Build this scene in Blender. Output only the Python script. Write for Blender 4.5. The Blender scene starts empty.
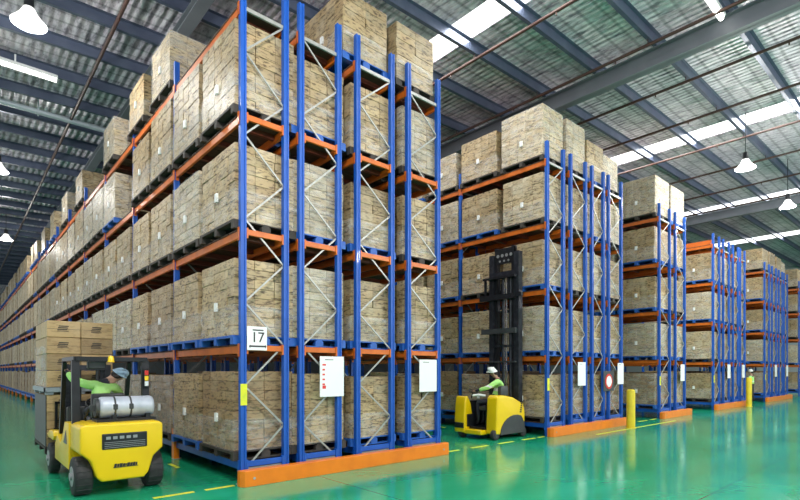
import bpy, bmesh, math, random
from mathutils import Vector, Matrix

random.seed(7)
SC = bpy.context.scene
COL = SC.collection
PI = math.pi

# ------------------------------------------------------------------ camera
cam = bpy.data.cameras.new('camera')
cam.sensor_width = 36.0
cam.lens = 22.52
cam.shift_y = 0.151
cam.clip_end = 300
cam_o = bpy.data.objects.new('camera', cam)
COL.objects.link(cam_o)
cam_o.location = (0, 0, 1.75)
cam_o.rotation_euler = (PI / 2, 0, -(PI / 2 - 0.8417))
SC.camera = cam_o

# ------------------------------------------------------------------ world, lights, exposure
SC.view_settings.view_transform = 'Standard'
SC.view_settings.look = 'None'
SC.view_settings.gamma = 1.0
SC.view_settings.use_curve_mapping = False
SC.view_settings.exposure = 0.18
world = bpy.data.worlds.new('world')
SC.world = world
world.use_nodes = True
wn = world.node_tree.nodes['Background']
wn.inputs[0].default_value = (0.93, 0.97, 1.0, 1)
wn.inputs[1].default_value = 0.8
SC.cycles.max_bounces = 6
SC.cycles.diffuse_bounces = 3
SC.cycles.transparent_max_bounces = 8
SC.cycles.sample_clamp_indirect = 4.0


def area(name, loc, sx, sy, power, color=(1, 1, 1)):
    l = bpy.data.lights.new(name, 'AREA')
    l.shape = 'RECTANGLE'
    l.size, l.size_y = sx, sy
    l.energy = power
    l.color = color
    o = bpy.data.objects.new(name, l)
    o.location = loc
    COL.objects.link(o)
    return o


# daylight that falls through the translucent roof strips
SKYLIGHTS = [(-3.2, -6, 60, .9), (9.85, -6, 22, 0.8), (21.6, -6, 24, 1.1), (33.2, -6, 24, 1.0), (44.8, -6, 24, 1.6)]
ROOF0, ROOFK = 10.25, 0.03


def roof_z(x):
    return ROOF0 + ROOFK * x


for (sx, y0, y1, w) in SKYLIGHTS:
    area('skylight_daylight', (sx, (y0 + y1) / 2, roof_z(sx) - 0.04), w, y1 - y0, (14 if sx < 0 else 38) * (y1 - y0) * max(w, .8), (1, .98, .95))


# ------------------------------------------------------------------ materials
def mat(name, color, rough=0.5, metal=0.0, spec=0.5, coat=0.0, emit=None, estr=1.0):
    m = bpy.data.materials.new(name)
    m.use_nodes = True
    b = m.node_tree.nodes['Principled BSDF']
    b.inputs['Base Color'].default_value = (*color, 1)
    b.inputs['Roughness'].default_value = rough
    b.inputs['Metallic'].default_value = metal
    b.inputs['Specular IOR Level'].default_value = spec
    b.inputs['Coat Weight'].default_value = coat
    if emit:
        b.inputs['Emission Color'].default_value = (*emit, 1)
        b.inputs['Emission Strength'].default_value = estr
    return m


def nodes_of(m):
    nt = m.node_tree
    return nt, nt.nodes, nt.links, nt.nodes['Principled BSDF']


def worn(name, c1, c2, rough=0.4, metal=0.0, scale=6.0, coat=0.0, bump=0.0, lo=.45, hi=.75):
    """paint or metal with soft procedural wear between two colours"""
    m = mat(name, c1, rough, metal, coat=coat)
    nt, N, L, b = nodes_of(m)
    tc = N.new('ShaderNodeTexCoord')
    no = N.new('ShaderNodeTexNoise')
    no.inputs['Scale'].default_value = scale
    no.inputs['Detail'].default_value = 6
    L.new(tc.outputs['Object'], no.inputs['Vector'])
    r = N.new('ShaderNodeValToRGB')
    r.color_ramp.elements[0].position = lo
    r.color_ramp.elements[1].position = hi
    r.color_ramp.elements[0].color = (*c1, 1)
    r.color_ramp.elements[1].color = (*c2, 1)
    L.new(no.outputs['Fac'], r.inputs['Fac'])
    L.new(r.outputs['Color'], b.inputs['Base Color'])
    if bump:
        bp = N.new('ShaderNodeBump')
        bp.inputs['Strength'].default_value = bump
        bp.inputs['Distance'].default_value = 0.02
        L.new(no.outputs['Fac'], bp.inputs['Height'])
        L.new(bp.outputs['Normal'], b.inputs['Normal'])
    return m


M = {}
M['blue'] = worn('blue_paint', (0.004, 0.082, 0.42), (0.006, 0.10, 0.50), 0.45, scale=3, coat=.05)
M['orange'] = worn('orange_paint', (0.62, 0.14, 0.012), (0.46, 0.09, 0.01), 0.4, scale=5)
M['kerb'] = worn('orange_kerb_paint', (0.80, 0.21, 0.006), (0.68, 0.165, 0.006), 0.4, scale=3)
M['steel'] = worn('galvanised_steel', (0.40, 0.405, 0.39), (0.3, 0.305, 0.29), 0.4, 0.35, scale=20)
M['deck'] = worn('dark_deck_board', (0.085, 0.045, 0.028), (0.045, 0.028, 0.02), 0.7, scale=8)
M['cross'] = worn('red_oxide_support', (0.16, 0.034, 0.014), (0.1, 0.024, 0.012), 0.5, scale=6)
M['pallet_blue'] = worn('blue_pallet', (0.015, 0.1, 0.42), (0.02, 0.14, 0.5), 0.5, scale=8)
M['pallet_wood_shaded'] = worn('pallet_wood_shaded', (0.05, 0.042, 0.036), (0.028, 0.026, 0.026), 0.75, scale=14)  # wood darkened so the colour carries the shadow on upper-level pallets
M['pallet_grey'] = worn('grey_plastic', (0.33, 0.39, 0.43), (0.27, 0.32, 0.36), 0.5, scale=8)
M['paper'] = mat('white_paper', (0.82, 0.84, 0.85), 0.5)
M['ink'] = mat('black_ink', (0.015, 0.016, 0.02), 0.5)
M['redink'] = mat('red_ink', (0.7, 0.04, 0.04), 0.5)
M['yellow'] = worn('yellow_truck_paint', (0.80, 0.55, 0.002), (0.74, 0.49, 0.002), 0.35, scale=2, coat=.12)
M['bollard'] = worn('yellow_bollard_paint', (0.72, 0.56, 0.02), (0.6, 0.46, 0.02), 0.4, scale=5)
M['line'] = worn('yellow_line_paint', (0.72, 0.72, 0.03), (0.5, 0.58, 0.05), 0.45, scale=9)
M['rubber'] = worn('black_rubber', (0.02, 0.021, 0.024), (0.04, 0.041, 0.044), 0.7, scale=12)
M['black'] = worn('black_metal', (0.012, 0.014, 0.018), (0.022, 0.024, 0.03), 0.35, .2, scale=8)
M['mast'] = worn('dark_mast_steel', (0.022, 0.026, 0.036), (0.05, 0.055, 0.07), 0.4, .4, scale=8)
M['chrome'] = mat('bright_rod', (0.6, 0.62, 0.66), 0.2, 0.9)
M['charcoal'] = worn('charcoal_panel', (0.035, 0.04, 0.045), (0.05, 0.055, 0.06), 0.45, scale=6)
M['tank'] = worn('pale_gas_cylinder_paint', (0.50, 0.55, 0.64), (0.32, 0.37, 0.46), 0.4, 0.1, scale=5)
M['rim'] = mat('pale_wheel_rim', (0.3, 0.31, 0.33), 0.4, 0.3)
M['red'] = mat('red_lens', (0.6, 0.03, 0.02), 0.25)
M['amber'] = mat('amber_lens', (0.95, 0.62, 0.02), 0.25)
M['skin'] = mat('skin', (0.45, 0.27, 0.19), 0.5)
M['vest'] = worn('hi_vis_fabric', (0.42, 0.83, 0.22), (0.50, 0.88, 0.32), 0.7, scale=12, bump=.3)
M['navycloth'] = worn('navy_work_cloth', (0.014, 0.017, 0.03), (0.022, 0.026, 0.04), 0.8, scale=12)
M['reflect'] = mat('reflective_tape', (0.78, 0.8, 0.78), 0.35)
M['helmet_blue'] = mat('pale_blue_helmet_shell', (0.36, 0.55, 0.72), 0.3)
M['helmet_white'] = mat('white_helmet_shell', (0.72, 0.78, 0.74), 0.3)
M['hair'] = mat('dark_hair', (0.02, 0.015, 0.012), 0.7)
M['pipe'] = worn('brown_pipe_paint', (0.055, 0.025, 0.02), (0.085, 0.034, 0.025), 0.45, scale=3)
M['purlin'] = worn('navy_purlin_steel', (0.075, 0.095, 0.155), (0.11, 0.135, 0.2), 0.4, 0.3, scale=2)
M['rafter'] = worn('grey_rafter_paint', (0.135, 0.15, 0.175), (0.17, 0.185, 0.21), 0.5, scale=1.5)
M['conduit'] = worn('pale_conduit', (0.36, 0.42, 0.47), (0.30, 0.35, 0.4), 0.4, .1, scale=3)
M['wall'] = worn('pale_cladding', (0.35, 0.38, 0.4), (0.42, 0.45, 0.47), 0.6, scale=.8)
M['shade'] = mat('white_lamp_shade', (0.7, 0.72, 0.74), 0.35)
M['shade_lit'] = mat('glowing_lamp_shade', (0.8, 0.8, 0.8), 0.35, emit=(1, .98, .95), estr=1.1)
M['lampglow'] = mat('lit_lamp', (1, 1, 1), 0.4, emit=(1, .98, .94), estr=9)
M['tubeglow'] = mat('lit_tube', (1, 1, 1), 0.4, emit=(1, .97, .9), estr=7)
M['skylight'] = mat('translucent_roof_sheet', (0.9, 0.9, 0.9), 0.4, emit=(1, .985, .96), estr=2.2)


def carton_mat(name, base, dark, streak):
    """brown cartons: per-carton tint, printed dashes, scuffs and a wrinkled gloss film look"""
    m = mat(name, base, 0.55)
    nt, N, L, b = nodes_of(m)
    tc = N.new('ShaderNodeTexCoord')
    at = N.new('ShaderNodeAttribute')
    at.attribute_name = 'tint'
    oi = N.new('ShaderNodeObjectInfo')
    add = N.new('ShaderNodeVectorMath')
    add.operation = 'ADD'
    sc_ = N.new('ShaderNodeVectorMath')
    sc_.operation = 'SCALE'
    sc_.inputs[0].default_value = (7, 13, 5)
    L.new(oi.outputs['Random'], sc_.inputs['Scale'])
    L.new(tc.outputs['Object'], add.inputs[0])
    L.new(sc_.outputs['Vector'], add.inputs[1])
    mp = N.new('ShaderNodeMapping')
    mp.inputs['Scale'].default_value = (10.0, 10.0, 30.0)
    L.new(add.outputs['Vector'], mp.inputs['Vector'])
    n1 = N.new('ShaderNodeTexNoise')
    n1.inputs['Scale'].default_value = 1.0
    n1.inputs['Detail'].default_value = 4
    n1.inputs['Roughness'].default_value = 0.6
    L.new(mp.outputs['Vector'], n1.inputs['Vector'])
    r1 = N.new('ShaderNodeValToRGB')
    r1.color_ramp.elements[0].position = 0.37
    r1.color_ramp.elements[1].position = 0.51
    r1.color_ramp.elements[0].color = (*dark, 1)
    r1.color_ramp.elements[1].color = (*base, 1)
    L.new(n1.outputs['Fac'], r1.inputs['Fac'])
    n2 = N.new('ShaderNodeTexNoise')
    n2.inputs['Scale'].default_value = 3.2
    n2.inputs['Detail'].default_value = 5
    L.new(add.outputs['Vector'], n2.inputs['Vector'])
    r2 = N.new('ShaderNodeValToRGB')
    r2.color_ramp.elements[0].position = 0.46
    r2.color_ramp.elements[1].position = 0.78
    r2.color_ramp.elements[0].color = (0, 0, 0, 1)
    r2.color_ramp.elements[1].color = (.75, .75, .75, 1)
    L.new(n2.outputs['Fac'], r2.inputs['Fac'])
    mx = N.new('ShaderNodeMixRGB')
    mx.inputs['Color2'].default_value = (*streak, 1)
    L.new(r2.outputs['Color'], mx.inputs['Fac'])
    L.new(r1.outputs['Color'], mx.inputs['Color1'])
    mu = N.new('ShaderNodeMixRGB')
    mu.blend_type = 'MULTIPLY'
    mu.inputs['Fac'].default_value = 1.0
    L.new(mx.outputs['Color'], mu.inputs['Color1'])
    L.new(at.outputs['Color'], mu.inputs['Color2'])
    hs = N.new('ShaderNodeHueSaturation')
    mr = N.new('ShaderNodeMapRange')
    mr.inputs['To Min'].default_value = 0.82
    mr.inputs['To Max'].default_value = 1.12
    L.new(oi.outputs['Random'], mr.inputs['Value'])
    L.new(mr.outputs['Result'], hs.inputs['Value'])
    L.new(mu.outputs['Color'], hs.inputs['Color'])
    L.new(hs.outputs['Color'], b.inputs['Base Color'])
    bp = N.new('ShaderNodeBump')
    bp.inputs['Strength'].default_value = 0.35
    bp.inputs['Distance'].default_value = 0.03
    L.new(n2.outputs['Fac'], bp.inputs['Height'])
    L.new(bp.outputs['Normal'], b.inputs['Normal'])
    L.new(bp.outputs['Normal'], b.inputs['Coat Normal'])
    b.inputs['Coat Weight'].default_value = 0.15
    b.inputs['Coat Roughness'].default_value = 0.4
    return m


M['carton'] = carton_mat('tan_carton', (0.44, 0.325, 0.175), (0.10, 0.064, 0.03), (0.55, 0.465, 0.325))
M['carton_pale'] = carton_mat('pale_wrapped_carton', (0.52, 0.41, 0.25), (0.14, 0.098, 0.05), (0.64, 0.575, 0.45))
M['carton_brown'] = carton_mat('brown_carton', (0.34, 0.225, 0.115), (0.10, 0.06, 0.03), (0.42, 0.32, 0.2))
M['carton_load'] = carton_mat('truck_carton', (0.52, 0.36, 0.17), (0.38, 0.25, 0.11), (0.56, 0.42, 0.24))


def film_mat():
    m = mat('stretch_film', (0.85, 0.87, 0.88), 0.36)
    nt, N, L, b = nodes_of(m)
    out = N['Material Output']
    tr = N.new('ShaderNodeBsdfTransparent')
    mx = N.new('ShaderNodeMixShader')
    tc = N.new('ShaderNodeTexCoord')
    mp = N.new('ShaderNodeMapping')
    mp.inputs['Scale'].default_value = (3, 3, 9)
    mp.inputs['Rotation'].default_value = (0.3, 0.3, 0)
    no = N.new('ShaderNodeTexNoise')
    no.inputs['Scale'].default_value = 1.4
    no.inputs['Detail'].default_value = 4
    L.new(tc.outputs['Object'], mp.inputs['Vector'])
    L.new(mp.outputs['Vector'], no.inputs['Vector'])
    r = N.new('ShaderNodeMapRange')
    r.inputs['From Min'].default_value = 0.4
    r.inputs['From Max'].default_value = 0.75
    r.inputs['To Min'].default_value = 0.04
    r.inputs['To Max'].default_value = 0.33
    L.new(no.outputs['Fac'], r.inputs['Value'])
    L.new(r.outputs['Result'], mx.inputs['Fac'])
    L.new(tr.outputs['BSDF'], mx.inputs[1])
    L.new(b.outputs['BSDF'], mx.inputs[2])
    L.new(mx.outputs['Shader'], out.inputs['Surface'])
    bp = N.new('ShaderNodeBump')
    bp.inputs['Strength'].default_value = 0.5
    L.new(no.outputs['Fac'], bp.inputs['Height'])
    L.new(bp.outputs['Normal'], b.inputs['Normal'])
    return m


M['film'] = film_mat()


def floor_mat():
    m = mat('green_epoxy', (0.03, 0.26, 0.15), 0.2, spec=0.5)
    nt, N, L, b = nodes_of(m)
    tc = N.new('ShaderNodeTexCoord')
    n1 = N.new('ShaderNodeTexNoise')
    n1.inputs['Scale'].default_value = 0.5
    n1.inputs['Detail'].default_value = 5
    mp = N.new('ShaderNodeMapping')
    mp.inputs['Scale'].default_value = (0.5, 1.6, 1)
    L.new(tc.outputs['Object'], mp.inputs['Vector'])
    L.new(mp.outputs['Vector'], n1.inputs['Vector'])
    r = N.new('ShaderNodeValToRGB')
    r.color_ramp.elements[0].position = 0.35
    r.color_ramp.elements[1].position = 0.7
    r.color_ramp.elements[0].color = (0.006, 0.26, 0.115, 1)
    r.color_ramp.elements[1].color = (0.022, 0.38, 0.20, 1)
    L.new(n1.outputs['Fac'], r.inputs['Fac'])
    # saw-cut joints in the slab
    sx = N.new('ShaderNodeSeparateXYZ')
    L.new(tc.outputs['Object'], sx.inputs['Vector'])

    def joint(sock, off, period):
        a = N.new('ShaderNodeMath')
        a.operation = 'SUBTRACT'
        L.new(sock, a.inputs[0])
        a.inputs[1].default_value = off
        p = N.new('ShaderNodeMath')
        p.operation = 'PINGPONG'
        L.new(a.outputs[0], p.inputs[0])
        p.inputs[1].default_value = period
        c = N.new('ShaderNodeMath')
        c.operation = 'LESS_THAN'
        L.new(p.outputs[0], c.inputs[0])
        c.inputs[1].default_value = 0.011
        return c
    j1 = joint(sx.outputs['X'], 4.53, 4.0)
    j2 = joint(sx.outputs['Y'], 2.36, 4.0)
    mxm = N.new('ShaderNodeMath')
    mxm.operation = 'MAXIMUM'
    L.new(j1.outputs[0], mxm.inputs[0])
    L.new(j2.outputs[0], mxm.inputs[1])
    mj = N.new('ShaderNodeMixRGB')
    mj.inputs['Color2'].default_value = (0.01, 0.1, 0.065, 1)
    sc_ = N.new('ShaderNodeMath')
    sc_.operation = 'MULTIPLY'
    sc_.inputs[1].default_value = 0.75
    L.new(mxm.outputs[0], sc_.inputs[0])
    L.new(sc_.outputs[0], mj.inputs['Fac'])
    L.new(r.outputs['Color'], mj.inputs['Color1'])
    L.new(mj.outputs['Color'], b.inputs['Base Color'])
    n2 = N.new('ShaderNodeTexNoise')
    n2.inputs['Scale'].default_value = 1.7
    n2.inputs['Detail'].default_value = 4
    L.new(tc.outputs['Object'], n2.inputs['Vector'])
    rr = N.new('ShaderNodeMapRange')
    rr.inputs['To Min'].default_value = 0.06
    rr.inputs['To Max'].default_value = 0.22
    L.new(n2.outputs['Fac'], rr.inputs['Value'])
    L.new(rr.outputs['Result'], b.inputs['Roughness'])
    n3 = N.new('ShaderNodeTexNoise')
    n3.inputs['Scale'].default_value = 9
    n3.inputs['Detail'].default_value = 3
    L.new(tc.outputs['Object'], n3.inputs['Vector'])
    bp = N.new('ShaderNodeBump')
    bp.inputs['Strength'].default_value = 0.06
    bp.inputs['Distance'].default_value = 0.02
    L.new(n3.outputs['Fac'], bp.inputs['Height'])
    L.new(bp.outputs['Normal'], b.inputs['Normal'])
    return m


M['floor'] = floor_mat()


def roof_mat():
    """foil insulation over corrugated sheets, held by safety mesh"""
    m = mat('foil_roof', (0.3, 0.3, 0.31), 0.42, 0.12)
    nt, N, L, b = nodes_of(m)
    tc = N.new('ShaderNodeTexCoord')
    sx = N.new('ShaderNodeSeparateXYZ')
    L.new(tc.outputs['Object'], sx.inputs['Vector'])
    wv = N.new('ShaderNodeTexWave')
    wv.bands_direction = 'X'
    wv.inputs['Scale'].default_value = 1.55
    wv.inputs['Distortion'].default_value = 0.6
    wv.inputs['Detail'].default_value = 2
    wv.inputs['Detail Scale'].default_value = 3
    L.new(tc.outputs['Object'], wv.inputs['Vector'])
    mp = N.new('ShaderNodeMapping')
    mp.inputs['Scale'].default_value = (9, 2.5, 1)
    L.new(tc.outputs['Object'], mp.inputs['Vector'])
    n1 = N.new('ShaderNodeTexNoise')
    n1.inputs['Scale'].default_value = 1.0
    n1.inputs['Detail'].default_value = 6
    n1.inputs['Roughness'].default_value = 0.65
    L.new(mp.outputs['Vector'], n1.inputs['Vector'])
    n2 = N.new('ShaderNodeTexNoise')
    n2.inputs['Scale'].default_value = 0.55
    n2.inputs['Detail'].default_value = 3
    L.new(tc.outputs['Object'], n2.inputs['Vector'])
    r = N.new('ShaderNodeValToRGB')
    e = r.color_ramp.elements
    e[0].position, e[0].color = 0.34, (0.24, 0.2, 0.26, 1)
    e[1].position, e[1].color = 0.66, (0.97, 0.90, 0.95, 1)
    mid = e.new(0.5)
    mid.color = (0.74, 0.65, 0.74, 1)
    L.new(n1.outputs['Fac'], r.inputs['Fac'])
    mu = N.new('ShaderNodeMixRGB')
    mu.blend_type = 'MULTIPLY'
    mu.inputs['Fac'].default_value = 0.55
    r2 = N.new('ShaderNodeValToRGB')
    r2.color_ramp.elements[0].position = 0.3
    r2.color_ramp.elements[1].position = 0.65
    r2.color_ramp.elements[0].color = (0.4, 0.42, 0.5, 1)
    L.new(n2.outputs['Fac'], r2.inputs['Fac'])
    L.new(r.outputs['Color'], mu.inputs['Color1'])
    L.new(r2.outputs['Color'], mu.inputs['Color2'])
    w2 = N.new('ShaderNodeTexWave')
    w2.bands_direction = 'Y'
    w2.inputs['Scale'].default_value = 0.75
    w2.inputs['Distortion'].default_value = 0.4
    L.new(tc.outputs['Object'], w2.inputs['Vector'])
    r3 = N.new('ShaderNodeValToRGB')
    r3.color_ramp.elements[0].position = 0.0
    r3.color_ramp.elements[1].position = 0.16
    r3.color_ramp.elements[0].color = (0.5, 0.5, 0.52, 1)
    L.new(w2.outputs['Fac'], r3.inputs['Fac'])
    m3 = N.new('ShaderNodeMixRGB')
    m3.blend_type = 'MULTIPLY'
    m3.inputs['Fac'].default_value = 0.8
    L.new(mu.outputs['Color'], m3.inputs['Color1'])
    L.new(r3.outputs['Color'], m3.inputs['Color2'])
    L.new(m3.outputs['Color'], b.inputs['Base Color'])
    ad = N.new('ShaderNodeMath')
    ad.operation = 'MULTIPLY_ADD'
    ad.inputs[1].default_value = 0.9
    L.new(n1.outputs['Fac'], ad.inputs[0])
    L.new(wv.outputs['Fac'], ad.inputs[2])
    bp = N.new('ShaderNodeBump')
    bp.inputs['Strength'].default_value = 0.8
    bp.inputs['Distance'].default_value = 0.06
    L.new(ad.outputs[0], bp.inputs['Height'])
    L.new(bp.outputs['Normal'], b.inputs['Normal'])
    return m


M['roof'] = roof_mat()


# ------------------------------------------------------------------ mesh helpers
class MB:
    """collects shapes into one mesh"""

    def __init__(self):
        self.bm = bmesh.new()
        self.tint = None

    def _put(self, ret, mi=0):
        vs = ret['verts']
        for f in {f for v in vs for f in v.link_faces}:
            f.material_index = mi
        return vs

    def box(self, x0, y0, z0, x1, y1, z1, mi=0, bev=0.0, seg=1):
        mtx = Matrix.Translation(((x0 + x1) / 2, (y0 + y1) / 2, (z0 + z1) / 2)) @ Matrix.Diagonal((abs(x1 - x0), abs(y1 - y0), abs(z1 - z0), 1))
        vs = self._put(bmesh.ops.create_cube(self.bm, size=1.0, matrix=mtx), mi)
        if bev:
            es = list({e for v in vs for e in v.link_edges})
            r = bmesh.ops.bevel(self.bm, geom=es, offset=bev, segments=seg, profile=0.6, affect='EDGES', clamp_overlap=True)
            for f in r['faces']:
                f.material_index = mi
        return self

    def bar(self, p, q, w, h, mi=0):
        """rectangular bar from p to q"""
        p, q = Vector(p), Vector(q)
        d = q - p
        rot = d.to_track_quat('Y', 'Z').to_matrix().to_4x4()
        mtx = Matrix.Translation((p + q) / 2) @ rot @ Matrix.Diagonal((w, d.length, h, 1))
        self._put(bmesh.ops.create_cube(self.bm, size=1.0, matrix=mtx), mi)
        return self

    def cyl(self, p, q, r, mi=0, seg=16, r2=None, bev=0.0):
        p, q = Vector(p), Vector(q)
        d = q - p
        rot = d.to_track_quat('Z', 'Y').to_matrix().to_4x4()
        mtx = Matrix.Translation((p + q) / 2) @ rot
        vs = self._put(bmesh.ops.create_cone(self.bm, cap_ends=True, segments=seg, radius1=r, radius2=r if r2 is None else r2, depth=d.length, matrix=mtx), mi)
        if bev:
            es = [e for e in {e for v in vs for e in v.link_edges} if any(len(f.verts) > 4 for f in e.link_faces)]
            rr = bmesh.ops.bevel(self.bm, geom=es, offset=bev, segments=3, profile=0.5, affect='EDGES', clamp_overlap=True)
            for f in rr['faces']:
                f.material_index = mi
        return self

    def tube(self, pts, r, mi=0, seg=8):
        for a, b in zip(pts[:-1], pts[1:]):
            self.cyl(a, b, r, mi, seg)
        for p in pts[1:-1]:
            self.ball(p, r, mi)
        return self

    def ball(self, c, r, mi=0, sc=(1, 1, 1), seg=12):
        mtx = Matrix.Translation(c) @ Matrix.Diagonal((*sc, 1))
        self._put(bmesh.ops.create_uvsphere(self.bm, u_segments=seg, v_segments=max(6, seg * 2 // 3), radius=r, matrix=mtx), mi)
        return self

    def prism(self, pts, axis, a, b, mi=0, bev=0.0, seg=2):
        """polygon pts (2-D) swept along axis from a to b"""
        def at(u, v, w):
            return {'x': (w, u, v), 'y': (u, w, v), 'z': (u, v, w)}[axis]
        va = [self.bm.verts.new(at(u, v, a)) for u, v in pts]
        vb = [self.bm.verts.new(at(u, v, b)) for u, v in pts]
        fs = [self.bm.faces.new(va), self.bm.faces.new(vb[::-1])]
        n = len(pts)
        for i in range(n):
            fs.append(self.bm.faces.new((va[i], vb[i], vb[(i + 1) % n], va[(i + 1) % n])))
        for f in fs:
            f.material_index = mi
        bmesh.ops.recalc_face_normals(self.bm, faces=fs)
        if bev:
            es = list({e for f in fs for e in f.edges})
            r = bmesh.ops.bevel(self.bm, geom=es, offset=bev, segments=seg, profile=0.6, affect='EDGES', clamp_overlap=True)
            for f in r['faces']:
                f.material_index = mi
        return self

    def lathe(self, prof, c, mi=0, seg=20):
        """profile (r, z) about a vertical axis through c"""
        rings = []
        for r, z in prof:
            rings.append([self.bm.verts.new((c[0] + r * math.cos(2 * PI * i / seg), c[1] + r * math.sin(2 * PI * i / seg), c[2] + z)) for i in range(seg)])
        for A, B in zip(rings[:-1], rings[1:]):
            for i in range(seg):
                f = self.bm.faces.new((A[i], A[(i + 1) % seg], B[(i + 1) % seg], B[i]))
                f.material_index = mi
                f.smooth = True
        return self

    def mesh(self, name, mats, smooth=False):
        me = bpy.data.meshes.new(name)
        if smooth:
            for f in self.bm.faces:
                f.smooth = True
        self.bm.to_mesh(me)
        self.bm.free()
        for m in mats if isinstance(mats, (list, tuple)) else [mats]:
            me.materials.append(M[m] if isinstance(m, str) else m)
        if smooth:
            try:
                me.set_sharp_from_angle(angle=math.radians(38))
            except Exception:
                pass
        return me

    def build(self, name, mats, parent=None, smooth=False, loc=None):
        return put(name, self.mesh(name, mats, smooth), parent, loc)


def put(name, me, parent=None, loc=None):
    o = bpy.data.objects.new(name, me)
    COL.objects.link(o)
    if loc is not None:
        o.location = loc
    if parent is not None:
        o.parent = parent
        o.matrix_parent_inverse = Matrix.Translation(-Vector(parent.location)) if loc is None else Matrix()
    return o


def tag(o, label, cat, group=None, kind=None):
    if label:
        o['label'] = label
    if cat:
        o['category'] = cat
    if group:
        o['group'] = group
    if kind:
        o['kind'] = kind
    return o


def empty(name, loc=(0, 0, 0)):
    o = bpy.data.objects.new(name, None)
    o.empty_display_size = 0.2
    o.location = loc
    COL.objects.link(o)
    return o


def struct(o):
    o['kind'] = 'structure'
    return o


ORD = ['first', 'second', 'third', 'fourth', 'fifth', 'sixth', 'seventh', 'eighth', 'ninth', 'tenth', 'eleventh', 'twelfth']


def nth(i):
    if i < len(ORD):
        return ORD[i]
    n = i + 1
    suf = 'th' if 10 <= n % 100 <= 20 else {1: 'st', 2: 'nd', 3: 'rd'}.get(n % 10, 'th')
    return '%d%s' % (n, suf)


# ------------------------------------------------------------------ setting
XMIN, XMAX, YMIN, YMAX = -8.0, 62.0, -7.0, 86.0
struct(MB().box(XMIN, YMIN, -0.2, XMAX, YMAX, 0).build('floor', 'floor'))


def sloped(b, x0, x1, y0, y1, dz, th, mi=0):
    """slab following the roof pitch"""
    pts = [(x0, roof_z(x0) + dz), (x1, roof_z(x1) + dz), (x1, roof_z(x1) + dz + th), (x0, roof_z(x0) + dz + th)]
    return b.prism(pts, 'y', y0, y1, mi)


# roof in strips between the translucent sheets
b = MB()
edges = [XMIN]
for (sx, y0, y1, w) in SKYLIGHTS:
    edges += [sx - w / 2, sx + w / 2]
edges.append(XMAX)
for i in range(0, len(edges), 2):
    sloped(b, edges[i], edges[i + 1], YMIN, YMAX, 0.0, 0.1)
for (sx, y0, y1, w) in SKYLIGHTS:
    sloped(b, sx - w / 2, sx + w / 2, y1, YMAX, 0.0, 0.1)
    sloped(b, sx - w / 2, sx + w / 2, YMIN, y0, 0.0, 0.1)
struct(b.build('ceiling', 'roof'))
for i, (sx, y0, y1, w) in enumerate(SKYLIGHTS):
    struct(sloped(MB(), sx - w / 2, sx + w / 2, y0, y1, 0.03, 0.03).build('window_%d' % (i + 1), 'skylight'))
struct(MB().box(XMAX, YMIN, -.2, XMAX + .2, YMAX, 12.4).build('wall_right', 'wall'))
struct(MB().box(XMIN, YMAX, -.2, XMAX, YMAX + .2, 12.4).build('wall_back', 'wall'))

# purlins across the roof: each a lipped Z section
y = 0.4
while y < 62:
    b = MB()
    sloped(b, XMIN, XMAX, y - .012, y + .012, -0.25, 0.25)
    sloped(b, XMIN, XMAX, y - .012, y + .09, -0.262, 0.014)
    sloped(b, XMIN, XMAX, y - .09, y + .012, -0.016, 0.014)
    sloped(b, XMIN, XMAX, y + .078, y + .09, -0.25, 0.03)
    struct(b.build('purlin', 'purlin'))
    y += 1.66
for x in (4.15, 14.1, 33.0):
    b = MB()
    h = 0.5 if x > 10 else 0.22
    zt = roof_z(x) - 0.27
    b.box(x - .14, YMIN, zt - h, x + .14, YMAX, zt - h + .03)
    b.box(x - .14, YMIN, zt - .03, x + .14, YMAX, zt)
    b.box(x - .015, YMIN, zt - h, x + .015, YMAX, zt)
    struct(b.build('roof_beam', 'rafter'))

# sprinkler pipes hung under the purlins
PIPES = [(2.86, 'aisle with the yellow gas forklift'), (10.5, 'aisle with the tall black mast'), (13.5, 'round sign rack'), (16.2, 'aisle between second and third racks'),
         (19.0, 'near side of the third rack'), (22.1, 'far side of the third rack'), (25.3, 'near edge of the fourth rack'), (28.6, 'middle of the fourth rack'), (32.0, 'aisle behind the far yellow bollard')]
HANGER = MB().cyl((0, 0, 0), (0, 0, .2), .012, seg=6).mesh('hanger', 'pipe')
SPRINKLER = MB().cyl((0, 0, -.1), (0, 0, 0), .018, seg=6).mesh('sprinkler_head', 'pipe')
for i, (x, what) in enumerate(PIPES):
    z = roof_z(x) - 0.42
    r = empty('sprinkler_pipe', (x, 0, z))
    tag(r, 'thin brown sprinkler pipe under the roof, over the ' + what, 'pipe', 'sprinkler pipes under the roof')
    b = MB()
    b.cyl((x, YMIN, z), (x, 62, z), 0.042, seg=10)
    b.build('pipe', 'pipe', r, smooth=True)
    yy = 2.06
    while yy < 34:
        h = put('hanger', HANGER, r, (0, yy + .04, 0))
        if yy < 16:
            put('sprinkler_head', SPRINKLER, r, (0, yy + .9, 0))
        yy += 3.32


r = empty('conduit_pipe', (0, 19.3, roof_z(0) - .36))
tag(r, 'pale blue grey conduit pipe crossing under the roof of the forklift aisle', 'pipe')
MB().cyl((-7.5, 19.3, roof_z(0) - .36), (3.9, 19.3, roof_z(0) - .36), .085, seg=16).build('pipe', 'conduit', r, smooth=True)
for xx in (-6, -2, 2):
    MB().box(xx - .02, 19.2, roof_z(0) - .46, xx + .02, 19.4, roof_z(0) - .26).box(xx - .012, 19.288, roof_z(0) - .26, xx + .012, 19.312, roof_z(xx) + .01).build('clamp', 'conduit', r)


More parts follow.
